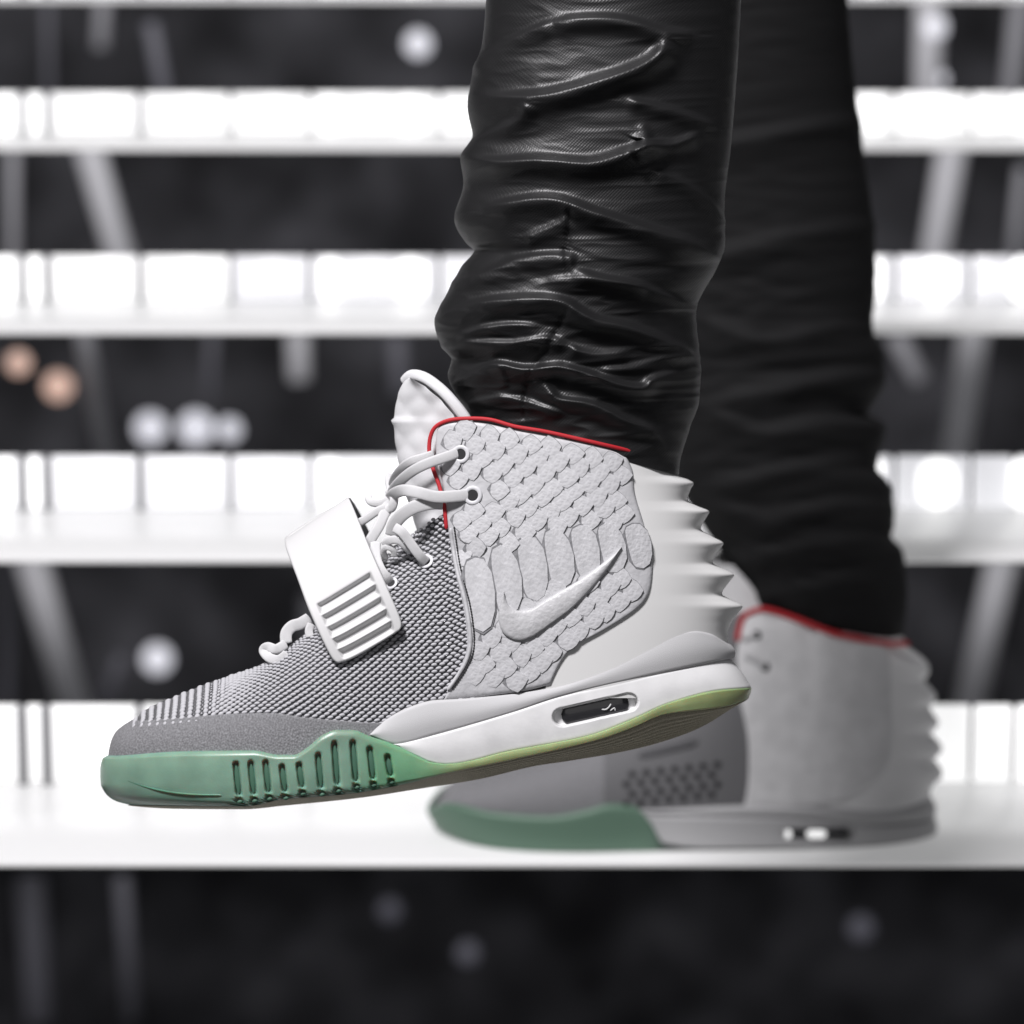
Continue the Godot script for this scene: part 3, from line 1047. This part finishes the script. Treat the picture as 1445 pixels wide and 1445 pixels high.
	var pl := [1043, 892, 1040, 930, 1043, 980, 1055, 1040, 1056, 1100, 1050, 1140]
	var pr := [1250, 910, 1257, 940, 1258, 988, 1262, 1051, 1250, 1088, 1220, 1110, 1192, 1128]
	var panel := part("side_panel", coons(pt, pb, pl, pr, 30, 30, panel_z, 7.0, 1.5), M.rear_leather, o)
	part("side_panel", coons(pt, pb, pl, pr, 20, 20, panel_z, 7.0, 1.5, -1.0), M.rear_leather, o)
	pth = []
	for e in [[1041, 905], [1043, 890], [1048, 874], [1058, 865], [1080, 860], [1120, 872], [1169, 891], [1210, 901], [1252, 908], [1284, 908]]:
		pth.append(Vector3(e[0], e[1], rz(minf(e[0], 1262), e[1]) + 6.0))
	part("red_piping", tube(pth, 8.0, 7.0, 10, 5), M.red, o)
	for e in [[1068, 896], [1080, 941]]:
		var at := on_surface(e[0], e[1], 6.0, 0.0, rzf)
		at.basis = at.basis.scaled_local(Vector3(13, 13, 2) / fs)
		var h := part("eyelet_hole", bead, M.hole, panel)
		h.transform = at
	for e in [[[1046, 903], [1068, 896]], [[1050, 925], [1064, 930], [1080, 941]]]:
		pth = []
		for a in e: pth.append(Vector3(a[0], a[1], rz(a[0], a[1]) + 7.0))
		part("lace", tube(pth, 9, 4, 8, 4), M.rear_rand, o)
	# tongue rising behind the lifted heel
	pth = []
	var P := PackedVector3Array()
	for i in 20:
		var f := i / 19.0
		var a := Vector2(1000, 792).lerp(Vector2(1024, 900), f)
		var b := T([0, 1034, 0.3, 1062, 0.6, 1080, 1.0, 1090])
		for j in 21:
			var u := absf(j - 10) / 10.0
			P.append(L(lerpf(a.x, ev(b, f), 1.0 - cos(u * PI / 2)), lerpf(a.y, a.y + 6, u), (50.0 * sin(u * PI / 2)) * (1.0 if j >= 10 else -1.0)))
	part("tongue", grid_mesh(P, 20, 21, false, L(1150, 850, 0)), M.rear_leather, o)
	var spike := T([890, 1270, 917, 1285, 930, 1303, 940, 1311, 948, 1311, 961, 1305, 972, 1315, 982, 1321, 988, 1320, 998, 1313, 1008, 1318, 1019, 1325, 1025, 1323, 1035, 1314, 1046, 1324, 1056, 1330, 1062, 1328, 1072, 1319, 1082, 1327, 1091, 1331, 1098, 1328, 1114, 1314, 1150, 1314])
	P = PackedVector3Array()
	for i in 120:
		var y := lerpf(892, 1150, i / 119.0)
		for j in 41:
			var phi := lerpf(-PI / 2, PI / 2, j / 40.0)
			var c := cos(phi)
			var xb := ev(r_back, y)
			var x := 1150.0 + (xb - 1150.0) * c + (ev(spike, y) - xb) * exp(-pow(absf(phi) / 0.44, 2.0))
			P.append(L(x, y, 84.0 * sqrt(maxf(0, 1.0 - pow(c, 2.4))) * signf(phi)))
	part("heel_counter", grid_mesh(P, 120, 41, false, L(1180, 1000, 0)), M.rear_heel, o)

# ---------------------------------------------------------------- trousers
func seg_dist(p: Vector2, pl: PackedVector2Array) -> Vector2:
	# distance to a fold line, and how far along it
	var best := 1e9
	var at := 0.0
	for i in pl.size() - 1:
		var d := pl[i + 1] - pl[i]
		var t := clampf((p - pl[i]).dot(d) / d.length_squared(), 0, 1)
		var v := p - (pl[i] + d * t)
		var q := v.length_squared()
		if q < best:
			best = q
			at = (i + t) / (pl.size() - 1)
			if v.y < 0: at = -at - 1e-6
	return Vector2(sqrt(best), at)

func trouser_leg(xl: PackedVector2Array, xr: PackedVector2Array, y0: float, y1: float, skew: float, deep: PackedVector2Array, zc: float, folds: Array, nu: int, nv: int, noise_amp: float) -> ArrayMesh:
	var lines := []
	for f in folds:
		var pl := smooth_path(f[0], 3)
		var r := Rect2(pl[0], Vector2.ZERO)
		for q in pl: r = r.expand(q)
		lines.append([pl, f[1], f[2], r.grow(f[2] * 4.0)])
	var nz := FastNoiseLite.new()
	nz.seed = 4
	nz.frequency = 0.012
	nz.fractal_octaves = 2
	var P := PackedVector3Array()
	var UV := PackedVector2Array()
	for i in nu:
		var v := float(i) / (nu - 1)
		var yr := lerpf(y0, y1, v)
		var sk := skew * pow(v, 5.0)
		for j in nv + 1:
			var phi := TAU * j / nv
			var t := (1.0 - cos(phi)) / 2.0
			var y := yr + sk * (t - 0.5)
			var a := ev(xl, yr - sk * 0.5)
			var b := ev(xr, yr + sk * 0.5)
			var half := (b - a) / 2
			var x := (a + b) / 2 - half * cos(phi)
			var z := ev(deep, yr) * sin(phi)
			var d := 0.0
			var p := Vector2(x, y)
			if z >= -2.0:
				for l in lines:
					if not l[3].has_point(p): continue
					var s := seg_dist(p, l[0])
					var along := absf(s.y)
					var fade := smoothstep(0.0, 0.18, along) * (1.0 - smoothstep(0.82, 1.0, along))
					var w: float = l[2] * (0.6 if s.y < 0.0 else 1.7)     # steep above the crest, gentle below
					d += l[1] * 1.45 * (0.2 + 0.8 * fade) * exp(-(s.x * s.x) / (w * w))
			var ridge := 1.0 - absf(nz.get_noise_2d(x * 0.5 + z * 0.6, y * 2.3 + x * 0.12)) * 3.2
			d += noise_amp * maxf(ridge, -0.6) * (0.45 + 0.55 * smoothstep(250.0, 420.0, y))
			var facing := maxf(0.0, sin(phi)) if phi < PI else 0.3
			var k := 1.0 / maxf(half, 1.0)
			P.append(L(x - cos(phi) * d * 0.25, y, z + zc + d * (0.2 + 0.8 * facing) * signf(sin(phi) + 0.001)))
			UV.append(Vector2(phi * 40.0, y * 0.25))
	return grid_mesh(P, nu, nv + 1, false, L((ev(xl, (y0 + y1) / 2) + ev(xr, (y0 + y1) / 2)) / 2, (y0 + y1) / 2, zc), UV)

func Q(ox: float, oy: float, a: Array) -> PackedVector2Array:
	var r := PackedVector2Array()
	for i in a.size() / 2: r.append(Vector2(ox + a[2 * i] * 0.3183, oy + a[2 * i + 1] * 0.3183))
	return r

func build_person(o: Node3D, plane: Transform3D, rear: Transform3D) -> void:
	use_frame(plane, 3100.0, o.transform)
	var xl := T([-60, 690, 0, 686, 64, 680, 99, 668, 153, 660.5, 194, 667, 220, 651, 258, 654, 309, 641, 340, 656, 353, 669, 375, 652, 407, 635, 453, 614, 488, 622, 507, 637, 529, 632, 551, 641, 586, 660, 640, 668])
	var xr := T([-60, 1050, 0, 1046, 100, 1040, 200, 1032, 300, 1022, 345, 1023, 376, 1012, 443, 982, 497, 987, 523, 988, 561, 987, 609, 972, 666, 958, 700, 958])
	var deep := T([-60, 140, 200, 138, 400, 132, 500, 116, 560, 100, 600, 92, 640, 88])
	var folds := [
		[Q(600, 0, [540, 110, 700, 85, 880, 90, 1050, 140, 1200, 160]), 9.0, 11.0],
		[Q(600, 0, [200, 430, 480, 430, 640, 400, 820, 345, 960, 290, 1040, 230, 1070, 170]), 15.0, 13.0],
		[Q(600, 0, [200, 330, 290, 240, 450, 150, 580, 100]), 7.0, 10.0],
		[Q(600, 0, [150, 660, 330, 580, 420, 530, 460, 450]), 8.0, 10.0],
		[Q(600, 0, [130, 700, 330, 720, 500, 710, 720, 725, 860, 690, 970, 640, 965, 570]), 14.0, 12.0],
		[Q(600, 0, [900, 680, 970, 645, 1100, 640, 1220, 590]), 8.0, 9.0],
		[Q(600, 0, [250, 940, 330, 910, 480, 885, 600, 890, 740, 940, 900, 990, 1050, 1040, 1180, 1080, 1330, 1170]), 13.0, 11.0],
		[Q(600, 0, [880, 440, 1090, 490, 1300, 570]), 7.0, 9.0],
		[Q(600, 0, [80, 1270, 280, 1210, 420, 1150, 580, 1135, 680, 1150]), 10.0, 10.0],
		[Q(600, 0, [430, 1060, 560, 1010, 640, 960]), 5.0, 9.0],
		[Q(600, 0, [520, 1240, 700, 1235, 850, 1245, 1000, 1280]), 5.0, 9.0],
		[Q(600, 300, [50, 480, 200, 415, 350, 390, 520, 385, 620, 400, 680, 440, 760, 480, 900, 510, 1050, 570, 1160, 620, 1210, 690]), 13.0, 11.0],
		[Q(600, 300, [100, 600, 200, 580, 400, 580, 530, 560, 640, 590]), 6.0, 9.0],
		[Q(600, 300, [640, 600, 690, 620, 780, 630, 920, 615]), 6.0, 8.0],
		[Q(600, 300, [100, 780, 250, 700, 330, 675, 430, 695, 530, 690, 600, 685, 700, 710, 850, 760, 960, 775, 1020, 735, 1200, 690]), 12.0, 9.0],
		[Q(600, 300, [510, 750, 560, 800, 600, 830, 750, 855, 900, 930, 1000, 960, 1060, 1050]), 8.0, 9.0],
		[Q(600, 300, [330, 670, 350, 720, 365, 780]), 3.0, 7.0],
		[Q(600, 300, [130, 560, 240, 520, 380, 500, 520, 510]), 6.0, 8.0],
		[Q(600, 300, [640, 250, 800, 300, 950, 330, 1180, 420]), 6.0, 9.0],
		[Q(600, 300, [760, 700, 900, 690, 1050, 650, 1200, 640]), 5.0, 8.0],
		[Q(600, 300, [170, 860, 330, 820, 480, 850, 620, 900]), 5.0, 8.0],
		[Q(600, 0, [1000, 760, 1120, 800, 1260, 900, 1340, 1020]), 6.0, 10.0],
		[Q(600, 0, [640, 900, 634, 1000, 626, 1100, 640, 1235]), -2.5, 3.0],
		[Q(600, 300, [640, 400, 560, 560, 470, 700, 440, 800, 436, 960]), -2.5, 3.0],
	]
	var a := part("trouser_leg", trouser_leg(xl, xr, -60, 632, 78.0, deep, 0.0, folds, 430, 320, 1.5), M.denim, o)
	a.set_meta("label", "near trouser leg with stacked shiny folds above the lifted shoe")
	var seam := []
	for q in [[800, 285, 143], [802, 310, 145], [800, 340, 142]]: seam.append(Vector3(q[0], q[1], q[2]))
	# rear leg
	use_frame(rear, 2448.0, o.transform)
	xl = T([-60, 900, 200, 900, 400, 905, 600, 930, 670, 950, 740, 990, 800, 1030, 860, 1062, 920, 1070])
	xr = T([-60, 1192, 0, 1196, 100, 1205, 200, 1216, 300, 1231, 400, 1236, 470, 1230, 490, 1243, 520, 1248, 545, 1246, 572, 1232, 586, 1224, 598, 1248, 620, 1247, 660, 1234, 672, 1247, 690, 1258, 740, 1262, 756, 1257, 776, 1274, 800, 1278, 840, 1280, 900, 1274, 940, 1272])
	deep = T([-60, 118, 400, 112, 700, 100, 850, 86, 920, 82])
	folds = []
	for f in [[470, -20], [540, 30], [600, -30], [660, 30], [720, -10], [770, 40], [830, 20], [330, 40], [180, 30]]:
		folds.append([T([985, f[0] + f[1], 1080, f[0] + 12, 1180, f[0] - 8, 1270, f[0] - f[1] * 0.3]), 8.0, 15.0])
	a = part("trouser_leg", trouser_leg(xl, xr, -60, 888, 34.0, deep, 0.0, folds, 160, 100, 3.0), M.denim_far, o)
	a.set_meta("label", "far trouser leg, blurred and darker, above the standing shoe")

# ---------------------------------------------------------------- the steps, with glow painted for reflections
func row_angle(py: float) -> float:
	return deg_to_rad(10.5) + atan((py - MID) / F)

func x_at(px: float, depth_z: float, y: float) -> float:
	# world x of a traced column at a given distance and height
	var d := -(eye.affine_inverse() * Vector3(0, y, -depth_z)).z
	return (px - MID) / F * d

func build_steps() -> void:
	var H := eye.origin.y
	var thick := 0.004
	var fronts := [1225.0, 795.0, 472.0, 213.0, 3.0]
	var tops := [995.0, 643.0, 360.0, 130.0, -80.0]
	var z := H / tan(row_angle(1215.0))
	var lab := [
		"white step with painted glow carrying the standing shoe", "white step with painted glow just above the one that carries the shoe",
		"white step with painted glow over the row of three round lamps", "white step with painted glow second from the top of the picture", "topmost white step with painted glow, only a sliver along the upper edge"]
	# the flight goes on below the frame; its glow added to light the sole
	for k in [2, 1]:
		var low := thing("stair_step", ["", "white step just below the one that carries the standing shoe", "white step two below the one that carries the shoe"][k], "stair step", Transform3D(Basis(), Vector3(0, -0.13 * k, -z + 0.16 * k)), "lit stair steps one above another")
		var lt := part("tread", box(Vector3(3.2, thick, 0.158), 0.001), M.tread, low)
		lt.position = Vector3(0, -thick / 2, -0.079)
	for n in 5:
		var y := H - z * tan(row_angle(fronts[n])) + thick
		var zb := z + 0.16
		var y_panel := H - zb * tan(row_angle(tops[n]))
		if n == 0: y = 0.0
		var s := thing("stair_step", lab[n], "stair step", Transform3D(Basis(), Vector3(0, y, -z)), "lit stair steps one above another")
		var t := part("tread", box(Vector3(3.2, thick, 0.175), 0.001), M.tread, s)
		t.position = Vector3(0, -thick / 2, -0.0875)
		# added glowing panes, dark lines and blobs, standing in for reflections in the treads
		var hgt := y_panel - y
		var cuts := [-600.0, 34.0, 68.0, 199.0, 326.0, 438.0, 620.0, 1010.0, 1200.0, 1262.0, 1370.0, 1430.0, 2000.0]
		for k in cuts.size() - 1:
			var xa := x_at(cuts[k], zb, y)
			var xb := x_at(cuts[k + 1], zb, y)
			var p := part("reflection_pane", box(Vector3(xb - xa - 0.003, hgt - 0.002, 0.006), 0.001), M.panel if n == 0 else [M.panel, M.panel_mid, M.panel, M.panel, M.panel_mid, M.panel_dim][(k * 3 + n) % 3 + (0 if k < 4 else 3)], s)
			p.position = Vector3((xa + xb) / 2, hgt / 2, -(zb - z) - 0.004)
			if k > 0 and k < 5:
				var post := part("reflection_line", box(Vector3([0.0, 0.006, 0.006, 0.005, 0.003][k], hgt, 0.006), 0.001), M.dark_line, s)  # added dark line standing for a reflection
				post.position = Vector3(xa, hgt / 2, -(zb - z) + 0.001)
		if n > 0:
			for c in [[10, 24], [50, 18], [466, 30], [580, 46], [1232, 30], [1322, 56], [1440, 30]]:
				var xa := x_at(c[0] - c[1] / 2.0, zb, y)
				var xb := x_at(c[0] + c[1] / 2.0, zb, y)
				var cap := CapsuleMesh.new()
				cap.radius = minf((xb - xa) / 2, hgt / 2 - 0.001)
				cap.height = maxf(hgt - 0.002, cap.radius * 2)
				cap.radial_segments = 20
				cap.rings = 6
				var lamp := part("reflection_blob", cap, M.tube, s)  # added blob painting a bright reflection, not a lamp
				lamp.position = Vector3((xa + xb) / 2, hgt / 2, -(zb - z) + 0.0)
				lamp.scale = Vector3(1, 1, 0.3)
		z = zb
	# the dark hall seen between the steps
	var wall := MeshInstance3D.new()
	wall.name = "back_wall"
	wall.mesh = box(Vector3(9.0, 6.4, 0.2), 0.01)
	wall.material_override = M.fascia
	wall.set_meta("kind", "structure")
	add_child(wall, true)
	wall.position = Vector3(0, 1.0, -4.3)
	var ground := MeshInstance3D.new()
	ground.name = "floor"
	ground.mesh = box(Vector3(9.0, 0.2, 8.0), 0.01)
	ground.material_override = M.fascia
	ground.set_meta("kind", "structure")
	add_child(ground, true)
	ground.position = Vector3(0, -2.0, -1.0)
	for b in BARS:
		var far_z: float = b[6]
		var ya := H - far_z * tan(row_angle(b[1]))
		var yb := H - far_z * tan(row_angle(b[3]))
		var xa := x_at(b[0], far_z, ya)
		var xb := x_at(b[2], far_z, yb)
		var w := x_at(MID + b[4], far_z, ya)
		var d := Vector2(xb - xa, yb - ya)
		var bar := MeshInstance3D.new()
		bar.name = numbered("streak_bar", self)  # bar added as a streak of reflection, not a pole
		bar.mesh = box(Vector3(w, d.length(), w * 0.7), w * 0.2)
		bar.material_override = [M.bar_dim, M.bar_bright, M.bar_mid][b[5]]
		add_child(bar, true)
		bar.position = Vector3((xa + xb) / 2, (ya + yb) / 2, -far_z)
		bar.rotation.z = atan2(-d.x, d.y) if d.y > 0 else atan2(d.x, -d.y)
		tag(bar, b[7], "pole", "bars standing in for blurred reflections between the steps")
	for b in LAMPS:
		var far_z: float = b[3]
		var y := H - far_z * tan(row_angle(b[1]))
		var sm := SphereMesh.new()
		sm.radius = x_at(MID + b[2], far_z, y)
		sm.height = sm.radius * 2
		sm.radial_segments = 24
		sm.rings = 12
		var lamp := MeshInstance3D.new()
		lamp.name = numbered("round_lamp", self)
		lamp.mesh = sm
		lamp.material_override = [M.lamp, M.lamp_warm, M.smudge_faint][b[4]]
		add_child(lamp, true)
		lamp.position = Vector3(x_at(b[0], far_z, y), y, -far_z)
		tag(lamp, b[5], "lamp", "blurred round lamps in the dark hall behind the steps")

const BARS := [  # made-up pale bars standing in for streaks of reflected light
	[212, 30, 236, 150, 22, 0, 3.0, "dim leaning reflection streak near the top edge, left of the legs"],
	[1312, -30, 1308, 160, 40, 1, 3.0, "bright upright reflection streak at the top right, beside the far leg"],
	[1440, -10, 1424, 150, 26, 2, 3.2, "grey reflection streak in the top right corner"],
	[122, 195, 174, 375, 40, 1, 3.0, "bright leaning reflection streak high on the left, above the leftmost lamps"],
	[18, 195, 18, 375, 18, 2, 3.1, "thin grey upright reflection streak at the left edge"],
	[1346, 195, 1316, 378, 42, 1, 3.0, "bright leaning reflection streak right of the far knee"],
	[1444, 235, 1428, 385, 18, 2, 3.2, "thin pale reflection streak at the right edge beside the brighter leaning one"],
	[116, 455, 152, 665, 24, 2, 3.0, "dim leaning reflection streak just left of the three round lamps"],
	[1376, 455, 1346, 665, 42, 1, 3.0, "bright leaning reflection streak right of the far calf"],
	[420, 465, 423, 540, 30, 1, 3.3, "short pale reflection streak left of the tongue"],
	[40, 775, 110, 1015, 44, 1, 3.0, "broad bright leaning reflection streak low on the left, left of the toe"],
	[1418, 775, 1364, 1015, 42, 1, 3.0, "bright leaning reflection streak right of the far shoe"],
	[440, 838, 441, 905, 30, 2, 3.3, "short grey reflection streak just behind the strap"],
	[144, 1005, 172, 925, 20, 0, 3.1, "dim leaning reflection streak behind the toe of the lifted shoe"],
	[172, 1235, 186, 1440, 22, 0, 3.0, "dim leaning reflection streak in the dark below the toe"],
	[66, -20, 70, 150, 12, 0, 3.3, "thin dim reflection streak high on the left edge, topmost of its column"],
	[146, -10, 142, 70, 20, 2, 3.3, "short grey reflection streak down from the top edge on the left"],
	[560, 470, 566, 560, 26, 0, 3.4, "dim reflection streak just behind the tip of the tongue"],
	[300, 460, 296, 560, 14, 0, 3.4, "thin dim reflection streak above the rightmost of three lamps"],
	[1262, 470, 1300, 540, 26, 2, 3.2, "grey slanted reflection streak touching the far calf"],
	[8, 780, 10, 1010, 18, 0, 3.3, "thin dim reflection streak at the left edge level with the strap"],
	[42, 1235, 56, 1445, 40, 0, 3.2, "broad dim reflection streak in the lower left corner"],
]
const LAMPS := [
	[212, 604, 22, 3.1, 0, "leftmost of three round lamps in a row"],
	[276, 604, 24, 3.1, 0, "middle one of three round lamps in a row"],
	[324, 606, 16, 3.1, 0, "rightmost and smallest of three round lamps in a row"],
	[222, 930, 20, 3.2, 0, "single lamp glowing above the knit toe"],
	[590, 62, 18, 3.2, 0, "single lamp near the top, beside the near leg"],
	[1316, 38, 20, 3.0, 0, "upper lamp on the bright streak at top right"],
	[1324, 112, 12, 3.0, 0, "lower lamp on the bright streak at top right"],
	[26, 512, 16, 3.0, 1, "warm lamp at the left edge"],
	[82, 545, 20, 3.0, 1, "warm lamp between the left edge and the three lamps"],
	[550, 1285, 16, 3.2, 2, "faint smudge in the dark below the middle of the sole"],  # dim balls made for vague pale smudges, not lamps
	[660, 1345, 16, 3.2, 2, "faint smudge lowest in the dark, below the far toe"],
	[1215, 1310, 18, 3.2, 2, "faint smudge in the dark below the far heel"],
]

# ---------------------------------------------------------------- the scene
func _ready() -> void:
	rng.seed = 11
	# camera
	var cam := Camera3D.new()
	cam.name = "camera"
	var H := 1.57 * tan(row_angle(1208.0))
	cam.position = Vector3(0, H, 0)
	cam.rotation_degrees = Vector3(-10.5, 0, 0)
	cam.near = 0.05
	cam.far = 50.0
	var at := CameraAttributesPhysical.new()
	at.frustum_focal_length = 12.0 / tan(atan(MID / F))
	at.frustum_focus_distance = 1.26
	at.exposure_aperture = 3.4
	at.frustum_near = 0.05
	at.frustum_far = 50.0
	cam.attributes = at
	cam.fov = rad_to_deg(2.0 * atan(MID / F))
	add_child(cam)
	cam.current = true
	eye = cam.transform
	# surroundings: a dim dark hall
	var we := WorldEnvironment.new()
	we.name = "world_environment"
	var env := Environment.new()
	env.background_mode = Environment.BG_COLOR
	env.background_color = lin(0.075, 0.075, 0.08)
	env.tonemap_mode = Environment.TONE_MAPPER_LINEAR
	env.tonemap_exposure = 1.0
	env.sdfgi_enabled = true
	env.ssao_enabled = true
	env.ssil_enabled = true
	we.environment = env
	add_child(we)
	# soft hall lamp above left of the camera; weak fill light added at right
	area_light("key_lamp", Vector3(-0.55, 1.75, -0.45), Vector3(-0.05, 0.2, -1.28), Vector2(0.34, 0.24), 5.2)
	area_light("added_fill", Vector3(0.3, 0.9, 0.5), Vector3(0.0, 0.2, -1.3), Vector2(1.0, 0.8), 0.22)
	make_materials()
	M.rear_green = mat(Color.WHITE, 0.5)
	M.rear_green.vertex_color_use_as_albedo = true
	M.rear_mid = mat(lin(0.42, 0.42, 0.425), 0.6)  # the pair's white midsole, painted darker for shade on the far shoe
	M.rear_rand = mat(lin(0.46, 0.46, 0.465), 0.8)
	M.rear_leather = mat(lin(0.74, 0.74, 0.745), 0.6, M.leather.albedo_texture, 10.0, M.leather.heightmap_texture, 0.3)  # painted lighter than the near panel to offset weaker light
	M.rear_heel = mat(lin(0.8, 0.8, 0.8), 0.5)  # heel colour lightened likewise to offset weaker light
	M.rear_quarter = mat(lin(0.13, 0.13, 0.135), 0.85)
	M.bar_bright = mat(lin(0.8, 0.8, 0.83), 0.5)
	M.bar_dim = mat(lin(0.2, 0.2, 0.23), 0.5)
	build_steps()
	# the two shoes and the legs
	var plane := Transform3D(eye.basis, eye * Vector3(0, 0, -F / 3100.0))
	use_frame(plane, 3100.0, Transform3D())
	var base := plane * in_plane(380, 1137, 0)
	var front := thing("sneaker", "near high-top sneaker with lifted heel, snake-scale panel and ribbed white strap", "sneaker", Transform3D(plane.basis, base), "pair of worn sneakers")
	use_frame(plane, 3100.0, front.transform)
	build_front_shoe(front)
	var rear_plane := Transform3D(Basis(), Vector3(0, 0, -1.62))
	use_frame(rear_plane, 2448.0, Transform3D())
	var rb := rear_plane * in_plane(900, 1208, 90)
	rb.y = 0.0
	rb.z = -1.62
	var rear := thing("sneaker", "blurred far sneaker standing flat on the white step", "sneaker", Transform3D(Basis(), rb), "pair of worn sneakers")
	use_frame(rear_plane, 2448.0, rear.transform)
	build_rear_shoe(rear)
	var who := thing("person", "person in shiny black jeans stepping left, only lower legs in view", "person", Transform3D(Basis(), rb))
	build_person(who, plane, rear_plane)

func area_light(called: String, from: Vector3, to: Vector3, size: Vector2, energy: float) -> void:
	var l := AreaLight3D.new()
	l.name = called
	l.area_size = size
	l.light_energy = energy
	l.light_color = Color(1.0, 0.99, 1.0)
	l.shadow_enabled = true
	l.area_range = 8.0
	l.area_attenuation = 2.0
	add_child(l)
	l.look_at_from_position(from, to, Vector3.UP)
